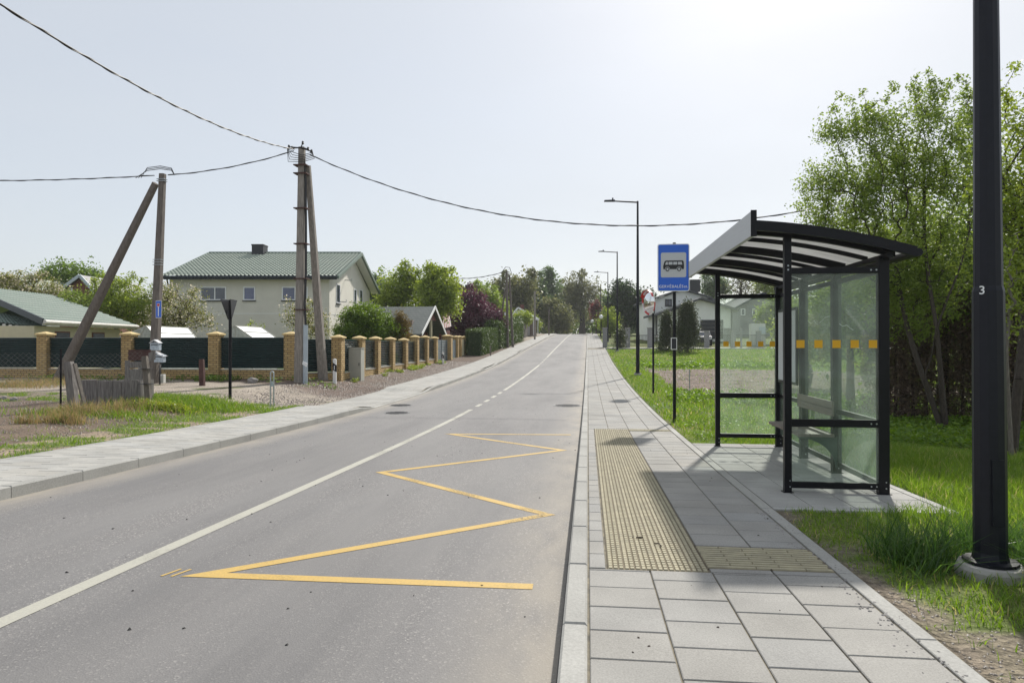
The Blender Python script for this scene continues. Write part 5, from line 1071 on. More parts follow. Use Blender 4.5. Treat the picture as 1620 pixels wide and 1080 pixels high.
# rusty panels and structure behind
c0=gp(215,622); e=empty('scrap_wood_frame',c0,'dark scrap frame with a rusty sheet beside the left pole','scrap frame'); Yw=c0[1]
a=atY(203,553,Yw); b_=atY(238,570,Yw); mb=MB(); mb.box(a[0],b_[0],Yw,Yw+.02,b_[2],a[2]); mb.build('rusty_sheet',M['rust'],e)
mb=MB()
for (x0,y0,x1,y1) in ((197,570,204,606),(205,572,226,582),(205,584,222,602),(197,598,228,606),(222,572,228,620)): a=atY(x0,y0,Yw-.05); b_=atY(x1,y1,Yw-.05); mb.box(a[0],b_[0],Yw-.06+random.uniform(0,.03),Yw-.01,b_[2],a[2])
mb.build('frame_boards',M['wood_grey'],e)
a=atY(235,558,Yw-.2); b_=atY(245,572,Yw-.2); mb=MB(); mb.obox((a[0],Yw-.2,b_[2]),(b_[0]-a[0],0,.06),(0,.03,0),(0,0,a[2]-b_[2])); mb.build('pale_board',M['wood_grey'],e)
wpost((320,610),(319,568),8,'short rusty brown plate leaning against the louvred fence',M['rust'],'rusty_plate')
# mailboxes
YMb=YB-.28
def mailbox(px0,px1,py0,py1,lab,tilt):
    a=atY(px0,py0,YMb); b_=atY(px1,py1,YMb); e=empty('mailbox',((a[0]+b_[0])/2,YMb,b_[2]),lab,'mailbox'); hgt=a[2]-b_[2]; mb=MB(); mb.box(a[0]+.03,b_[0]-.03,YMb-.1,YMb+.06,b_[2],b_[2]+hgt*.7); mb.build('box',M['mailbox'],e,bevel=.008)
    mb=MB(); m_=(a[0]+b_[0])/2
    if tilt==0:
        mb.plate([(a[0],YMb-.13,b_[2]+hgt*.68),(m_,YMb-.13,a[2]),(m_,YMb-.13,a[2]-.03),(a[0]+.03,YMb-.13,b_[2]+hgt*.66)],(0,1,0),.22); mb.plate([(m_,YMb-.13,a[2]),(b_[0],YMb-.13,b_[2]+hgt*.68),(b_[0]-.03,YMb-.13,b_[2]+hgt*.66),(m_,YMb-.13,a[2]-.03)],(0,1,0),.22)
    else: mb.obox((a[0],YMb-.14,a[2]-.02),(b_[0]-a[0],0,-.16),(0,.22,.02),(0,0,.02))
    mb.build('roof',M['signgrey'],e); mb=MB(); mb.box(a[0]+.07,b_[0]-.07,YMb-.105,YMb-.101,b_[2]+hgt*.48,b_[2]+hgt*.56); mb.build('slot',M['dark'],e)
mailbox(239,255,537,554,'small house-shaped metal mailbox on the left pole',0); mailbox(245,262,556,573,'second metal mailbox, below the house-shaped one, with a sloping open lid',1)
# bicycle leaning behind the pole
b=gp(250,625); Yc=YB-.5; b=np.array([atY(253,600,Yc)[0],Yc,float(T(b[0],Yc))]); e=empty('bicycle',b,'black bicycle parked by the left pole under the mailboxes','bicycle')
dv=np.array([b[0]+.55,b[1],0]); dv/=np.linalg.norm(dv); up=np.array([0,0,1.])
for k in (0,1):
    c=b+dv*(1.02*k)+up*.34; mb=MB(); P=[c+.32*(dv*math.cos(t_)+up*math.sin(t_)) for t_ in np.linspace(0,2*math.pi,25)]; mb.tube(P,.024,6); wv=mb.build('wheel',M['rubber'],e); mb=MB()
    for q in range(10): t_=math.pi*q/5; mb.tube([c,c+.31*(dv*math.cos(t_)+up*math.sin(t_))],.0025,3)
    mb.build('spokes',M['steel'],wv)
mb=MB(); r_=b+up*.34; f_=b+dv*1.02+up*.34; bbk=b+dv*.44+up*.30; seat=b+dv*.33+up*.80; hd=b+dv*.86+up*.82
for p,q in ((r_,bbk),(r_,seat),(seat,bbk),(seat,hd),(bbk,hd),(hd,f_)): mb.tube([p,q],.016,6)
mb.build('frame',M['black'],e); mb=MB(); mb.tube([hd+up*.14+np.array([-.28,0,0]),hd+up*.16,hd+up*.14+np.array([.28,0,0])],.013,6); mb.tube([hd,hd+up*.16],.014,6); mb.build('handlebar',M['steel'],e)
mb=MB(); mb.obox(seat+np.array([-.08,-.12,.03]),(.16,0,0),(0,.26,0),(0,0,.05)); mb.build('saddle',M['black'],e)
a=atY(253,592,Yc-.1); c=atY(259,606,Yc-.1); e=empty('meter_box',((a[0]+c[0])/2,Yc,c[2]),'small white box on the left pole beside the bicycle','meter box'); mb=MB(); mb.box(a[0],c[0],Yc-.12,Yc+.02,c[2],a[2]); mb.build('case',M['whitecab'],e,bevel=.01); mb=MB(); mb.box(a[0]+.02,c[0]-.02,Yc-.125,Yc-.121,c[2]+.05,a[2]-.05); mb.build('cover',M['greycab'],e)
# boulders
import bmesh
def boulder(px,py,wpx,hpx,lab,grp):
    b=gp(px,py); r1,r2=wpx/2*b[1]/FPX,hpx*b[1]/FPX; bm=bmesh.new(); bmesh.ops.create_icosphere(bm,subdivisions=3,radius=1); sd_=random.uniform(0,50)
    for v in bm.verts:
        n_=v.co.copy(); f=1+.28*math.sin(n_.x*2.3+sd_)*math.cos(n_.y*2.9+sd_)+.12*math.sin(n_.z*6+n_.x*5+sd_); v.co=Vector((n_.x*f*r1,n_.y*f*r1*.8,(n_.z*f*.55+.4)*r2))
    me=bpy.data.meshes.new('boulder'); bm.to_mesh(me); bm.free(); me.materials.append(M['stone']); me.polygons.foreach_set('use_smooth',[True]*len(me.polygons)); o=bpy.data.objects.new('boulder',me); col.objects.link(o); o.location=[float(v) for v in b]; tag(o,lab,'boulder',grp)
for k,(px,py,w_,h_,lab) in enumerate(((765,557,5,3,'tiny pale stone at the foot of the clipped hedge'),(785,551,10,5,'low pale boulder first before the tall hedge'),(795,548,14,10,'largest brown boulder before the tall hedge'),(802,546,8,9,'rounded boulder touching the largest one'),(809,543,7,6,'narrow boulder between two bigger ones by the tall hedge'),(817,540,11,8,'farthest big boulder beside the thin black post'))): boulder(px,py,w_,h_,lab,'boulders along the tall hedge')
boulder(399,606,15,10,'round stone leaning on the foot of the louvred fence','')
bpy.data.objects[-1] if False else None
for px,py,w_,lab in ((22,634,14,'pale stone in the dug soil at far left, nearest the edge'),(5,632,12,'grey stone cut by the left edge of the view')): boulder(px,py,w_,6,lab,'stones in the dug soil at left')
# ================================================================== HOUSES
def tile_sheet(parent,name,P00,P10,P11,P01,m_,nu,nv,wave=.03,step=.03,sub_u=6,sub_v=3):
    """pressed metal tile roof slope: P00->P10 along the eave, P00->P01 up the slope"""
    P00,P10,P11,P01=map(lambda p:np.array(p,float),(P00,P10,P11,P01)); U=np.linspace(0,1,nu*sub_u+1); Vv=[]
    for k in range(nv): Vv+=list((k+np.linspace(0,.98,sub_v))/nv)
    Vv.append(1.); Vv=np.array(Vv); u,v=np.meshgrid(U,Vv); B=(P00*(1-u[...,None])+P10*u[...,None])*(1-v[...,None])+(P01*(1-u[...,None])+P11*u[...,None])*v[...,None]
    nn=np.cross(P10-P00,P01-P00); nn/=np.linalg.norm(nn); 
    if nn[2]<0: nn=-nn
    h=wave*(.5+.5*np.cos(u*nu*2*np.pi))+step*(1-(v*nv)%1); B=B+nn*h[...,None]; a,b_=u.shape; idx=np.arange(a*b_).reshape(a,b_); F=np.stack([idx[:-1,:-1],idx[:-1,1:],idx[1:,1:],idx[1:,:-1]],-1).reshape(-1,4)
    return nmesh(name,B.reshape(-1,3),F,m_,parent)
FWD=np.array([-math.sin(YAW),math.cos(YAW),0]); RT=np.array([math.cos(YAW),math.sin(YAW),0])
def LP(u,d,z): p=RT*u+FWD*d; return np.array([p[0],p[1],z])
def uof(px,d): return (px-810)/FPX*d
def zof(py,d): return H+(544-py)/FPX*d
class Fr:
    """house frame: local u (right), d (depth away from the photographer), z"""
    def __init__(s,rot=0,o=(0,0)): s.c,s.s=math.cos(rot),math.sin(rot); s.o=o
    def p(s,u,d,z): uu=s.o[0]+(u-s.o[0])*s.c-(d-s.o[1])*s.s; dd=s.o[1]+(u-s.o[0])*s.s+(d-s.o[1])*s.c; return LP(uu,dd,z)
    def box(s,mb,u0,u1,d0,d1,z0,z1):
        V=[s.p(u,d,z) for z in (z0,z1) for u,d in ((u0,d0),(u1,d0),(u1,d1),(u0,d1))]; mb.add(V,[[0,3,2,1],[4,5,6,7],[0,1,5,4],[1,2,6,5],[2,3,7,6],[3,0,4,7]])
def window(parent,fr,face,a0,a1,z0,z1,at,glass=None,mull=(),fw=.06,sill=True,frame=None):
    """face 'front': a=u, at=d ; face 'side': a=d, at=u (faces +u)"""
    fr_=frame or M['winframe']; mb=MB(); g=MB(); si=MB()
    def bx(m,a,b,z,zz,o0,o1):
        if face=='front': fr.box(m,a,b,at-o1,at-o0,z,zz)
        else: fr.box(m,at+o0,at+o1,a,b,z,zz)
    bx(mb,a0,a1,z0,z0+fw,.005,.04); bx(mb,a0,a1,z1-fw,z1,.005,.04); bx(mb,a0,a0+fw,z0+fw,z1-fw,.005,.04); bx(mb,a1-fw,a1,z0+fw,z1-fw,.005,.04)
    for q in mull: bx(mb,q-fw/2,q+fw/2,z0+fw,z1-fw,.005,.04)
    w_=mb.build('window',fr_,parent); bx(g,a0+fw,a1-fw,z0+fw,z1-fw,.004,.018); g.build('pane',glass or M['winglass'],w_)
    if sill: bx(si,a0-.04,a1+.04,z0-.06,z0-.002,.002,.10); si.build('sill',M['charcoal'],w_)
    return w_
# --- green-roofed two-storey house
d0,d1=43.,55.2; u0,u1=uof(268,d0),uof(521,d0); ze=zof(437,42.4); dr=(d0+d1)/2; zrg=zof(401,dr); zg=.6
Hs=empty('green_roofed_house',LP((u0+u1)/2,dr,zg),'big pale two-storey house with a green tiled gable roof','house'); fr=Fr()
mb=MB(); fr.box(mb,u0,u1,d0,d1,zg-1,ze-.08); wall=mb.build('wall',M['stucco'],Hs)
mb=MB(); V=[fr.p(u,d,z) for u in (u0+.02,u1) for d,z in ((d0,ze-.081),(d1,ze-.081),(dr,zrg-.12))]; mb.add(V,[[0,1,2],[5,4,3],[0,3,4,1],[1,4,5,2],[2,5,3,0]]); mb.build('gable_wall',M['stucco'],Hs)
ov=.6; ue0,ue1=uof(255,42.4),uof(533,42.4)
roof=tile_sheet(Hs,'roof',fr.p(ue0,d0-ov,ze),fr.p(ue1,d0-ov,ze),fr.p(ue1,dr,zrg),fr.p(ue0,dr,zrg),M['roof_green'],44,19,.055,.05)
tile_sheet(Hs,'roof',fr.p(ue0,d1+ov,ze),fr.p(ue1,d1+ov,ze),fr.p(ue1,dr,zrg),fr.p(ue0,dr,zrg),M['roof_green'],44,19,.055,.05)
mb=MB(); 
for s_,(da) in ((1,d0-ov),(-1,d1+ov)):
    for uu in (ue1-.02,ue0-.12):
        V=[fr.p(uu,da,ze-.16),fr.p(uu+.14,da,ze-.16),fr.p(uu+.14,da,ze+.04),fr.p(uu,da,ze+.04),fr.p(uu,dr,zrg-.14),fr.p(uu+.14,dr,zrg-.14),fr.p(uu+.14,dr,zrg+.08),fr.p(uu,dr,zrg+.08)]; mb.add(V,[[0,1,2,3],[7,6,5,4],[0,4,5,1],[1,5,6,2],[2,6,7,3],[3,7,4,0]])
mb.build('verge_board',M['roof_teal'],roof)
mb=MB(); V=[]
for (da,db) in ((d0-ov,dr),(d1+ov,dr)):
    b_=[fr.p(u1+.02,da,ze-.10),fr.p(ue1,da,ze-.10),fr.p(ue1,db,zrg-.14),fr.p(u1+.02,db,zrg-.14)]; mb.add(b_,[[0,1,2,3]])
mb.add([fr.p(u0,d0-ov+.02,ze-.1),fr.p(u1,d0-ov+.02,ze-.1),fr.p(u1,d0,ze-.1),fr.p(u0,d0,ze-.1)],[[0,1,2,3]]); mb.build('soffit',M['white'],Hs)
mb=MB(); mb.tube([fr.p(ue0,d0-ov-.06,ze-.05),fr.p(ue1,d0-ov-.06,ze-.05)],.085,8); fr.box(mb,ue0+.02,ue1-.02,d0-ov-.03,d0-ov+.03,ze-.2,ze-.0); mb.build('gutter',M['gutter'],Hs)
mb=MB(); mb.tube([fr.p(uof(270,43),d0-.5,ze-.1),fr.p(u0-.03,d0-.08,ze-.6),fr.p(u0-.03,d0-.08,0)],.05,6); mb.build('downpipe',M['charcoal'],Hs)
mb=MB(); mb.tube([fr.p(ue0,dr,zrg+.05),fr.p(ue1,dr,zrg+.05)],.09,8); mb.build('ridge_cap',M['roof_teal'],roof)
mb=MB(); fr.box(mb,uof(403,dr),uof(421,dr),dr-.6,dr+.3,zrg-.5,zof(390,dr)); chm=mb.build('chimney',M['charcoal'],Hs); mb=MB(); fr.box(mb,uof(402.5,dr),uof(421.5,dr),dr-.64,dr+.34,zof(390,dr)+.001,zof(389,dr)+.04); mb.build('cap',M['dark'],chm)
for x0,x1,mu,gl in ((317,358,(340,),M['winglass']),(385,404,(),M['blueglass']),(446,487,(467,),M['blueglass'])):
    window(Hs,fr,'front',uof(x0,d0),uof(x1,d0),zof(475,d0),zof(453.5,d0),d0,gl,[uof(q,d0) for q in mu],.07)
for xa2,xb2,za_,zb_ in ((531.5,537.5,480,449),(559.5,563.5,485,457),(568.5,573,483,458)):
    dd=lambda px:-u1*FPX/(810-px)  # depth at which the gable plane meets that column
    d_a,d_b=dd(xa2),dd(xb2); zA,zB=zof(za_,(d_a+d_b)/2),zof(zb_,(d_a+d_b)/2); window(Hs,fr,'side',d_a,d_b,zA,zB,u1,M['winglass'],(),.08)
mb=MB(); fr.box(mb,u0,u1+.012,d0-.012,d0-.001,zof(496.5,d0),zof(495.3,d0)); fr.box(mb,u1+.001,u1+.012,d0,d1,zof(496.5,d0),zof(495.3,d0)); mb.build('string_course',M['white'],Hs)
mb=MB(); 
for px,py in ((536,477),(552,478),(545,443)):
    q=-u1*FPX/(810-px); mb.tube([fr.p(u1+.01,q,zof(py,q)),fr.p(u1+.5,q,zof(py,q)-.03),fr.p(u1+.5,q,zof(py,q)+.12)],.03,5)
mb.build('wall_brackets',M['steel'],Hs)
# --- greenhouses
def greenhouse(lab,ap,el,er,fa,fr_,d_a,d_f):
    """ap apex near, el/er near eaves, fa far apex, fr_ far right eave (pixels)"""
    A0=atD(*ap,d_a); L0=atD(*el,d_a); R0=atD(*er,d_a); zA=A0[2]; A1=atD(fa[0],fa[1],d_f); A1[2]=zA; v=A1-A0; R1=R0+v; L1=L0+v; g=float(T(A0[0],A0[1]))
    e=empty('greenhouse',(A0[0],A0[1],g),lab,'greenhouse'); dn=np.array([0,0,-.02]); mb=MB()
    for a,b_ in (((A0,A1),(R1,R0)),((A0,A1),(L1,L0))): P=[a[0],a[1],b_[0],b_[1]]; mb.add(P+[p+dn for p in P],[[0,1,2,3],[7,6,5,4],[0,4,5,1],[1,5,6,2],[2,6,7,3],[3,7,4,0]])
    mb.build('roof',M['poly'],e); mb=MB(); gl=lambda p:np.array([p[0],p[1],g])
    for a,b_ in ((L0,R0),(R0,R1),(R1,L1),(L1,L0)): mb.add([a,b_,gl(b_),gl(a)],[[0,1,2,3]])
    mb.add([L0,A0,R0],[[0,1,2]]); mb.add([L1,A1,R1],[[0,1,2]]); mb.build('walls',M['ggrey'],e)
    mb=MB()
    for p,q in ((L0,A0),(A0,R0),(L1,A1),(A1,R1),(L0,R0),(A0,A1),(L0,L1),(R0,R1),(L0,gl(L0)),(R0,gl(R0)),(R1,gl(R1)),((A0+R0)/2,(A1+R1)/2),((L0+R0)/2,A0)): mb.bar(p+np.array([0,0,.01]),q+np.array([0,0,.01]),.035)
    mb.build('frame',M['greycab'],e)
greenhouse('white-roofed greenhouse behind the left concrete pole',(231,515.5),(190,533),(250,538),(297,518),(319,537),28,31.5)
greenhouse('white-roofed greenhouse behind the dark edge-on road sign',(372,515.5),(345,533),(400,535),(413,516.5),(450,534),28,30.5)
# --- bungalow at far left
z_e,z_r=2.41,4.35; A=atZ(68,507.5,z_e); B=atZ(216,515.5,z_e); C=atZ(82,467.5,z_r); D=atZ(-60,451,z_r)
bg_=empty('bungalow',(A[0]-2,A[1]+3,.3),'low cream bungalow with a dark green tiled roof behind the fence at left','house')
A_l=A.copy(); 
tile_sheet(bg_,'roof',A,B,C,D,M['roof_teal'],32,13,.035,.04)
v_=B-A; v_/=np.linalg.norm(v_); nb=np.array([-v_[1],v_[0],0])
mb=MB(); B2=B+nb*9; P=[B,B2,C]; mb.add(P,[[0,1,2]]); mb.add([D,C,C+nb*4+np.array([0,0,-1.5]),D+nb*4+np.array([0,0,-1.5])],[[0,1,2,3]]); mb.build('rear_roof',M['roof_teal'],bg_)
mb=MB(); mb.tube([A-nb*.06+np.array([0,0,-.03]),B-nb*.06+np.array([0,0,-.03])],.09,8); gt=mb.build('gutter',M['white_gutter'],bg_); mb=MB(); a_=A-nb*0+np.array([0,0,-.30]); mb.obox(a_+np.array([0,0,.12]),(B-A)*.985,nb*.03,(0,0,.12)); mb.build('fascia',M['white_gutter'],bg_)
w0=A+nb*.5+v_*.2; w1=B+nb*.5-v_*.8; w0[2]=w1[2]=.2
mb=MB(); mb.obox(w0,w1-w0,nb*6,(0,0,2.0)); mb.build('wall',M['cream'],bg_)
mb=MB(); k=0
for k in range(8): mb.obox(w0-nb*.02+np.array([0,0,1.1+.115*k]),w1-w0,nb*.018,(0,0,.10))
mb.build('siding',M['cream'],bg_)
Lw=np.linalg.norm(w1-w0)
for f0,f1 in ((.20,.36),(.62,.78)):
    mb=MB(); o=w0+v_*Lw*f0-nb*.05; o[2]=1.45; mb.obox(o,v_*Lw*(f1-f0),nb*.028,(0,0,.55)); wn=mb.build('window',M['wood_brown'],bg_); mb=MB(); o=o+v_*.07-nb*.01; o[2]=1.50; mb.obox(o,v_*(Lw*(f1-f0)-.14),nb*.008,(0,0,.44)); mb.build('pane',M['winglass'],wn)
# verge and lower porch roof
mb=MB(); mb.bar(A+np.array([0,0,-.03]),D+np.array([0,0,-.03]),.06,.28); mb.build('verge_board',M['gutter'],bg_)
p0=atY(80,521,28.6); p2=atY(-60,504,27.3); p3=atY(-60,483,29.6); p4=atY(58,509,29.6)
po=tile_sheet(bg_,'porch_roof',p2,p0,p4,p3,M['roof_teal'],22,4,.03,.03)
mb=MB(); o=p0.copy(); mb.obox(np.array([p2[0],p2[1]+.5,.2]),np.array([p0[0]-p2[0]-.3,p0[1]-p2[1],0]),(0,.2,0),(0,0,1.75)); mb.build('porch_wall',M['wood_brown'],bg_)
mb=MB()
for k in range(14): q=p2+(p0-p2)*(k+.5)/14; mb.box(q[0]-.06,q[0]+.1,q[1]-.02,q[1]-.01,q[2]-random.uniform(.1,.22),q[2])
mb.build('ragged_fringe',M['white_gutter'],bg_)
# --- gable helper for the far houses
def gable_house(name,lab,dN,pxL,pxR,pyE,apex,pyG,depth,wm,rm,verge=None,back=None,ov=.4,cat='house'):
    """gable end faces the photographer; eaves at pxL,pxR"""
    uL,uR=uof(pxL,dN),uof(pxR,dN); uA=uof(apex[0],dN); zE=zof(pyE,dN) if not hasattr(pyE,'__len__') else None; zL,zR=(zof(pyE[0],dN),zof(pyE[1],dN)) if zE is None else (zE,zE); zA=zof(apex[1],dN); zG=zof(pyG,dN)
    e=empty(name,LP((uL+uR)/2,dN,zG),lab,cat); f=Fr(); mb=MB(); slL=(zA-zL)/(uA-uL); slR=(zA-zR)/(uR-uA); wl_,wr_=uL+ov,uR-ov
    P=[(wl_,zG-1),(wr_,zG-1),(wr_,zR+slR*ov-.12),(uA,zA-.14),(wl_,zL+slL*ov-.12)]; V=[f.p(u,d,z) for d in (dN+ov,dN+depth) for u,z in P]; mb.add(V,[[0,1,2,3,4],[9,8,7,6,5]]+[[k,(k+1)%5,5+(k+1)%5,5+k] for k in range(5)]); mb.build('wall',wm,e)
    mb=MB()
    for (uu,zz) in ((uL,zL),(uR,zR)):
        V=[f.p(uu,dN,zz),f.p(uA,dN,zA),f.p(uA,dN+depth+ov,zA),f.p(uu,dN+depth+ov,zz)]; V2=[v+np.array([0,0,-.12]) for v in V]; mb.add(V+V2,[[0,1,2,3],[7,6,5,4],[0,4,5,1],[1,5,6,2],[2,6,7,3],[3,7,4,0]])
    ro=mb.build('roof',rm,e)
    if verge:
        mb=MB()
        for (uu,zz) in ((uL,zL),(uR,zR)): mb.bar(f.p(uu,dN-.03,zz-.05),f.p(uA,dN-.03,zA-.05),.05,.26,up=(0,0,1))
        mb.build('verge_board',verge,ro)
    return e,f,zG
# small wooden house at far left
e,f,zG=gable_house('wooden_cottage','small brown wooden cottage with a dark roof among the far left trees',58,82,152,(467,464),(125.5,434.5),520,9,M['wood_brown'],M['roof_dark'],M['pipe'])
window(e,f,'front',uof(109,58.4),uof(115,58.4),zof(464,58.4),zof(455,58.4),58.4,M['winglass'],(),.12)
# extend its roof to the left, ridge running away
mb=MB(); V=[f.p(uof(84,58),58.05,zof(466,58)+.1),f.p(uof(125,58),58.05,zof(435,58)+.1),f.p(uof(88,62),66,zof(435,58)+.1),f.p(uof(50,62),66,zof(462,58))]; mb.add(V+[v+np.array([0,0,-.1]) for v in V],[[0,1,2,3],[7,6,5,4],[0,4,5,1],[1,5,6,2],[2,6,7,3],[3,7,4,0]]); mb.build('side_roof',M['roof_dark'],e)
# dark-roofed house at extreme left edge
e,f,zG=gable_house('dark_roof_house','dark roof with a chimney peeping over blossom at the left edge',62,-30,40,(458,456),(8,434),520,8,M['stucco2'],M['roof_green'],None); window(e,f,'front',uof(-5,62.4),uof(6,62.4),zof(455,62.4),zof(447,62.4),62.4)
# grey shingled garden pavilion, gable towards the road
X0=-10.4; Yn,Yf=42.0,49.6; zE=2.05; zA=3.98; gz=float(T(-11,45)); e=empty('garden_pavilion',(X0-2,(Yn+Yf)/2,gz),'grey shingled garden pavilion with a maroon gable behind the brick fence','pavilion')
Ymid=(Yn+Yf)/2; XW=-14.4
mb=MB()
for y in (Yn,Yf):
    V=[(X0,y,zE),(X0,Ymid,zA),(XW,Ymid,zA),(XW-.6,y,zE)]; V2=[(a,b_,c-.1) for a,b_,c in V]; mb.add(V+V2,[[0,1,2,3],[7,6,5,4],[0,4,5,1],[1,5,6,2],[2,6,7,3],[3,7,4,0]])
ro=mb.build('roof',M['shingle'],e); mb=MB()
for y in (Yn,Yf): mb.bar((X0+.04,y,zE-.03),(X0+.04,Ymid,zA-.03),.04,.2)
mb.build('verge_board',M['white'],ro)
mb=MB(); zc=3.05; tyy=(zA-zc)/(zA-zE)*(Yf-Yn)/2; mb.plate([(X0-.25,Ymid-tyy,zc),(X0-.25,Ymid+tyy,zc),(X0-.25,Ymid,zA-.1)],(-1,0,0),.05); mb.build('gable_boards',M['maroon'],e)
mb=MB(); mb.box(XW,XW+.2,Yn+.8,Yf-.8,gz,zE+.3); mb.box(XW,X0-1.2,Yf-1.0,Yf-.8,gz,zE+.2); mb.build('back_wall',M['maroon'],e)
mb=MB(); mb.box(X0-1.3,X0-.9,Yn+1.2,Yn+3.2,gz,zE+.9); mb.build('stove_wall',M['taupe'],e)
for y in (Yn+.8,Ymid,Yf-.8): mb=MB(); mb.box(X0-.35,X0-.2,y-.07,y+.07,gz,zE+.1 if y!=Ymid else zc); mb.build('post',M['cream'] if y==Ymid else M['maroon'],e)
# small red and white striped roof
e=empty('striped_shed',(-11,55,float(T(-11,55))),'small shed with a red and white striped sheet roof','shed'); a0=atY(700,520,54); a1=atY(714,516,56); a2=atY(711,499,57); a3=atY(700,499,55)
for j,m_ in enumerate((M['red'],M['signwhite'])):
    mb=MB()
    for k in range(5):
        f0,f1=(k+j*.5)/5,(k+.5+j*.5)/5; mb.add([a0+(a1-a0)*f0,a0+(a1-a0)*f1,a3+(a2-a3)*f1,a3+(a2-a3)*f0],[[0,1,2,3]])
    mb.build('roof_stripes',plain('dull_red' if j==0 else 'dull_white',(.30,.06,.05) if j==0 else (.55,.5,.48),.6),e)
mb=MB(); mb.box(a0[0],a2[0]-.1,54.4,57,float(T(-11,55)),a0[2]-.1); mb.build('wall',M['maroon'],e)
# brown gabled house behind the tufted tree
e,f,zG=gable_house('brown_gabled_house','tall taupe house with a wide dark gable behind the trees and purple plum',80,655,748,(459,464),(694,428),540,10,M['taupe'],M['roof_dark'],M['wood_brown'])
window(e,f,'front',uof(718,80.4),uof(727,80.4),zof(482,80.4),zof(463,80.4),80.4,M['winglass'],(uof(722,80.4),),.1); mb=MB(); f.box(mb,uof(727.5,80.4),uof(731.5,80.4),80.34,80.39,zof(484,80.4),zof(463,80.4)); mb.build('shutter',M['maroon'],e)
mb=MB(); f.box(mb,uof(736,85),uof(743.5,85),84.5,85.5,zof(465,85),zof(451,85)); cc_=mb.build('chimney',M['charcoal'],e); mb=MB(); mb.tube([f.p(uof(741,85),85,zof(451,85)),f.p(uof(741,85),85,zof(447,85))],.06,6); mb.build('flue',M['steel'],cc_)
mb=MB(); f.box(mb,uof(699,84),uof(705,84),83.5,84.5,zof(440,84),zof(424,84)); mb.build('chimney',M['wood_brown'],e)
# low grey outbuilding behind the globe shrub
e,f,zG=gable_house('grey_outbuilding','low grey-roofed outbuilding just right of the green-roofed house',60,590,622,(488,490),(603,480),540,7,M['stucco'],M['roof_dark'],None,ov=.2)
window(e,f,'front',uof(608,60.2),uof(613,60.2),zof(497,60.2),zof(490,60.2),60.2)
# far small house left of the crest
e,f,zG=gable_house('far_small_house','small far house with a white-edged gable and tall window near the crest',108,808,853,(500,505),(819.5,486),530,9,M['taupe'],M['roof_dark'],M['signwhite'])
window(e,f,'front',uof(815.5,108.4),uof(823,108.4),zof(505,108.4),zof(491,108.4),108.4,M['blueglass'],(uof(819,108.4),),.18,sill=False)
mb=MB(); f.box(mb,uof(823,111),uof(829,111),110.5,111.5,zof(490,111),zof(482,111)); mb.build('chimney',M['maroon'],e)
mb=MB(); f.box(mb,uof(836,107.9),uof(852,107.9),106,107.9,zof(506.5,107.9),zof(504,107.9)); pr_=mb.build('porch_roof',M['signwhite'],e); mb=MB(); 
for q in (837,844,851): f.box(mb,uof(q-.4,106.2),uof(q+.4,106.2),106.1,106.3,zG,zof(506.5,107.9)); 
mb.build('porch_post',M['signwhite'],pr_)
# wooden fence before it
def railfence(name,lab,P,Q,h_,m_,pm=None,step=2.5,board=.14,gap=.03,parent=None):
    P=np.array(P,float);Q=np.array(Q,float); Ln=np.linalg.norm(Q-P); d=(Q-P)/Ln; e=empty(name,(P[0],P[1],float(T(P[0],P[1]))),lab,'fence'); mb=MB(); k=int(Ln/(board+gap))
    for i in range(k): q=P+d*i*(board+gap); z=float(T(q[0],q[1])); mb.obox((q[0],q[1],z+.05),(*(d*board),0),(-d[1]*.02,d[0]*.02,0),(0,0,h_*random.uniform(.95,1)))
    mb.build('boards',m_,e); mb=MB()
    for i in range(int(Ln/step)+1): q=P+d*i*step; z=float(T(q[0],q[1])); mb.box(q[0]-.06,q[0]+.06,q[1]+.03,q[1]+.15,z,z+h_+.1)
    mb.build('posts',pm or m_,e); return e
railfence('board_fence','grey board fence between the tall hedge and the far small house',(-8.9,86),(-9.3,118),1.9,M['wood_grey'])
# far poles on the left
b=base_at(803,67); e=empty('far_twin_pole',b,'far dark A-shaped utility pole beside the tall hedge','utility pole'); mb=MB(); tq=atY(801.5,428,67); conc_pole(mb,b,tq,.26,.20); conc_pole(mb,b+np.array([.5,.3,0]),tq+np.array([.25,.1,-.4]),.24,.18); mb.build('pole',M['pole_dark'],e)
mb=MB(); mb.tube([base_at(786,74),atY(800,455,72)],.10,6); mb.build('strut',M['pole_dark'],e); mb=MB(); mb.tube([tq+np.array([-.5,0,-.2]),tq+np.array([-.1,0,.35]),tq+np.array([.3,0,.3]),tq+np.array([.5,0,-.3])],.03,5); mb.build('looped_leads',M['cable'],e)
c=atY(800,497,71.7); mb=MB(); mb.box(c[0]-.12,c[0]+.12,71.6,71.75,c[2]-.15,c[2]+.15); mb.build('plate',M['signwhite'],e)
cable('thin far cable from the brown house to the far twin pole',[tq+np.array([-.2,0,-.1]),atY(715,440,66)],.03,.25,16)
thinpost(846,537,461,'pale far utility pole before the crest',M['pole_conc'],.13,'far_pole','utility pole'); thinpost(868.5,530,490,'dark far utility pole nearest the oak',M['pole_dark'],.12,'far_pole','utility pole')
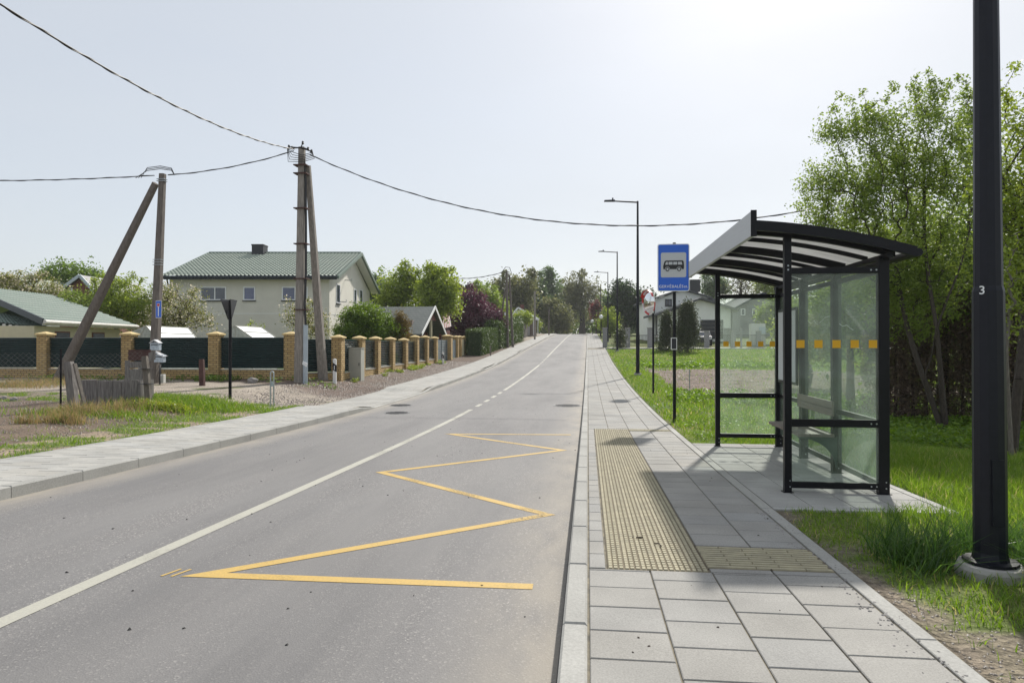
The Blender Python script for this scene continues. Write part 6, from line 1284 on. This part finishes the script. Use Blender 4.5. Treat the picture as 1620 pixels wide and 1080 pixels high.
# --- white modern house on the right
dW=78.; e=empty('white_modern_house',LP(uof(1100,dW),dW,zof(536,dW)),'white modern house with dark roofs and an anthracite garage door','house'); f=Fr(); zG=zof(537,dW)
def gpoly(mb,P,d_a,d_b): V=[f.p(uof(x,dW),d,zof(y,dW)) for d in (d_a,d_b) for x,y in P]; k=len(P); mb.add(V,[list(range(k)),[k+i for i in range(k)][::-1]]+[[i,(i+1)%k,k+(i+1)%k,k+i] for i in range(k)])
mb=MB(); gpoly(mb,[(1042,540),(1134,540),(1134,468),(1089,456),(1042,473)],dW+3,dW+12); mb.build('main_wall',M['stucco2'],e)
mb=MB(); gpoly(mb,[(1097,540),(1156,540),(1156,488),(1108,474.5),(1097,477.5)],dW,dW+6); mb.build('garage_wall',M['stucco2'],e)
mb=MB(); gpoly(mb,[(1046,540),(1096.8,540),(1096.8,482),(1046,496)],dW+2.0,dW+6); mb.build('porch_wall',M['charcoal'],e)
mb=MB(); gpoly(mb,[(1046,540),(1078,540),(1078,488),(1046,498)],dW+1.6,dW+1.99); mb.build('entry_wall',M['stucco2'],e)
def slope(mb,x0,y0,x1,y1,d_a,d_b,th=2.3): gpoly(mb,[(x0,y0),(x1,y1),(x1,y1+th),(x0,y0+th)],d_a,d_b)
mb=MB(); slope(mb,1034,471.5,1089,452.5,dW+2.4,dW+13); slope(mb,1089,452.5,1137,467.5,dW+2.4,dW+13); ro=mb.build('upper_roof',M['roof_dark'],e)
mb=MB(); slope(mb,1034,497.5,1108,470.5,dW-.7,dW+6,3.2); slope(mb,1108,470.5,1166,489.5,dW-.7,dW+6,3.2); mb.build('lower_roof',M['roof_dark'],e)
mb=MB(); f.box(mb,uof(1091,dW+6),uof(1106,dW+6),dW+5.5,dW+6.7,zof(462,dW+6),zof(444,dW+6)); ck=mb.build('chimney',M['charcoal'],e); mb=MB(); f.box(mb,uof(1090.5,dW+6),uof(1106.5,dW+6),dW+5.4,dW+6.8,zof(444,dW+6)+.01,zof(443.3,dW+6)+.05); mb.build('cap',M['roof_dark'],ck)
mb=MB(); 
for k in range(5): z0=zof(536,dW)+.0+k*.44; f.box(mb,uof(1108,dW),uof(1144,dW),dW-.06,dW-.01,z0,z0+.42)
mb.build('garage_door',M['charcoal'],e)
mb=MB(); f.box(mb,uof(1145,dW),uof(1156.2,dW),dW-.05,dW-.005,zG-.5,zof(519,dW)); mb.build('plinth',M['stonewall'],e)
window(e,f,'front',uof(1052,dW+3),uof(1063,dW+3),zof(484,dW+3),zof(473,dW+3),dW+3,M['winglass'],(uof(1057,dW+3),),.14,frame=M['charcoal']); window(e,f,'front',uof(1118,dW+3),uof(1134,dW+3),zof(475,dW+3),zof(472,dW+3),dW+3,M['winglass'],(),.08,frame=M['charcoal'])
window(e,f,'front',uof(1048,dW+1.6),uof(1053,dW+1.6),zof(513,dW+1.6),zof(503,dW+1.6),dW+1.6,M['winglass'],(),.14,frame=M['charcoal'])
mb=MB(); mb.tube([f.p(uof(1041,dW),dW+1.8,zof(474,dW)),f.p(uof(1043,dW),dW+2.6,zof(480,dW)),f.p(uof(1043,dW),dW+2.7,zof(497,dW))],.06,6); mb.tube([f.p(uof(1157,dW),dW-.3,zof(489,dW)),f.p(uof(1157,dW),dW-.15,zof(494,dW)),f.p(uof(1157,dW),dW-.1,zG)],.06,6); mb.build('downpipe',M['charcoal'],e)
# gate pillars and railing in front of it
Yp=67.; e=empty('pillared_railing',(atY(1040,540,Yp)[0],Yp,float(T(3,Yp))),'dark metal railing between grey stone pillars before the white house','fence'); pxs=[957,993,1028,1062,1118,1160,1200,1245]
for px in pxs:
    c=atY(px,540,Yp); z=float(T(c[0],Yp)); zt_=atY(px,519 if px<1100 else 524,Yp)[2]; mb=MB(); mb.box(c[0]-.22,c[0]+.22,Yp-.2,Yp+.2,z-.2,zt_); p_=mb.build('pillar',M['stonewall'],e); mb=MB(); mb.box(c[0]-.26,c[0]+.26,Yp-.24,Yp+.24,zt_+.001,zt_+.06); mb.build('cap',M['concrete'],p_)
for i in range(len(pxs)-1):
    if pxs[i]==1062: continue
    a=atY(pxs[i],540,Yp)[0]+.24; b_=atY(pxs[i+1],540,Yp)[0]-.24; z=float(T(a,Yp)); mb=MB(); 
    for zz in (.15,1.15): mb.box(a,b_,Yp-.015,Yp+.015,z+zz,z+zz+.05)
    x=a
    while x<b_: mb.box(x,x+.022,Yp-.01,Yp+.01,z+.2,z+1.15); x+=.13
    mb.build('railing_panel',M['black'],e)
# parked car behind the railing
bC=atY(1108,533,71); bC[2]=float(T(bC[0],71))+.02; e=empty('parked_car',bC,'dark car parked in front of the garage of the white house','car'); x,y,z=bC
prof=[(-2.1,.35),(-2.15,.7),(-1.95,.9),(-1.3,1.0),(-.75,1.42),(.75,1.45),(1.5,1.02),(2.05,.85),(2.15,.5),(2.1,.3)]
mb=MB(); mb.plate([(x-.85,y+q[0],z+q[1]) for q in prof],(1,0,0),1.7); mb.build('body',plain('car_paint',(.03,.035,.045),.25,.3),e,bevel=.06)
mb=MB(); mb.add([(x-.7,y-1.28,z+1.02),(x+.7,y-1.28,z+1.02),(x+.6,y-.80,z+1.38),(x-.6,y-.80,z+1.38)],[[0,1,2,3]]); mb.build('windscreen',M['winglass'],e)
for sx in (-.78,.78):
    for sy in (-1.35,1.35): mb=MB(); mb.tube([(x+sx-.1,y+sy,z+.32),(x+sx+.1,y+sy,z+.32)],.32,16); wv=mb.build('wheel',M['rubber'],e); mb=MB(); mb.tube([(x+sx-.11,y+sy,z+.32),(x+sx+.11,y+sy,z+.32)],.2,12); mb.build('rim',M['steel'],wv)
    mb=MB(); mb.box(x+sx*.75-.16,x+sx*.75+.16,y-2.17,y-2.1,z+.62,z+.76); mb.build('headlight',M['signwhite'],e)
# grey house farther right
e,f,zG=gable_house('grey_far_house','large grey house with a dark gable behind the shelter glass',96,1150,1262,(494,486),(1207,463),530,12,plain('grey_render',(.20,.20,.21),.9),M['roof_dark'],M['gutter'])
for px in (1172,1190,1212): window(e,f,'front',uof(px,96.4),uof(px+7,96.4),zof(499,96.4),zof(488,96.4),96.4,M['winglass'],(),.12)
# globe garden lamps
for px,py,lab,Y_ in ((951,541,'white globe garden lamp beside the farthest black lamps',93),(937,530,'smaller white globe garden lamp at the crest',118)):
    b=base_at(px,Y_); zt_=atY(px,501 if px==951 else 508,Y_)[2]; e=empty('globe_lamp',b,lab,'garden lamp'); mb=MB(); mb.tube([b,(b[0],b[1],zt_-.2)],.05,6); mb.build('pole',M['black'],e)
    mb=MB(); mb.tube2((b[0],b[1],zt_-.28),[(.05,0),(.2,.08),(.28,.28),(.2,.48),(.05,.56)],12); mb.build('globe',M['signwhite'],e,True)
# pavement litter of twigs on the tactile field
mb=MB(); c=np.array([.47,4.95,float(zr(4.95))+.13]); mb.tube([c,c+np.array([.03,-.03,.004]),c+np.array([.04,-.08,.0])],.004,5); mb.tube([c+np.array([-.12,.12,0]),c+np.array([-.07,.125,0])],.005,5); tag(mb.build('fallen_twig',M['bark']),'small dark twig lying on the near end of the tactile paving','twig')

# ================================================================== thin air between here and the far trees
m,n,l,b=mat('thin_haze'); n.remove(b); pv=n.new('ShaderNodeVolumePrincipled'); pv.inputs['Color'].default_value=(.93,.96,1,1); pv.inputs['Density'].default_value=.0003; pv.inputs['Anisotropy'].default_value=.3; l.new(pv.outputs[0],n['Material Output'].inputs['Volume'])
mb=MB(); mb.box(-420,420,-14,920,-2.5,26); tag(mb.build('haze',m),None,None,None,'stuff'); bpy.data.objects['haze']['label']='thin pale haze in the air over the whole street'
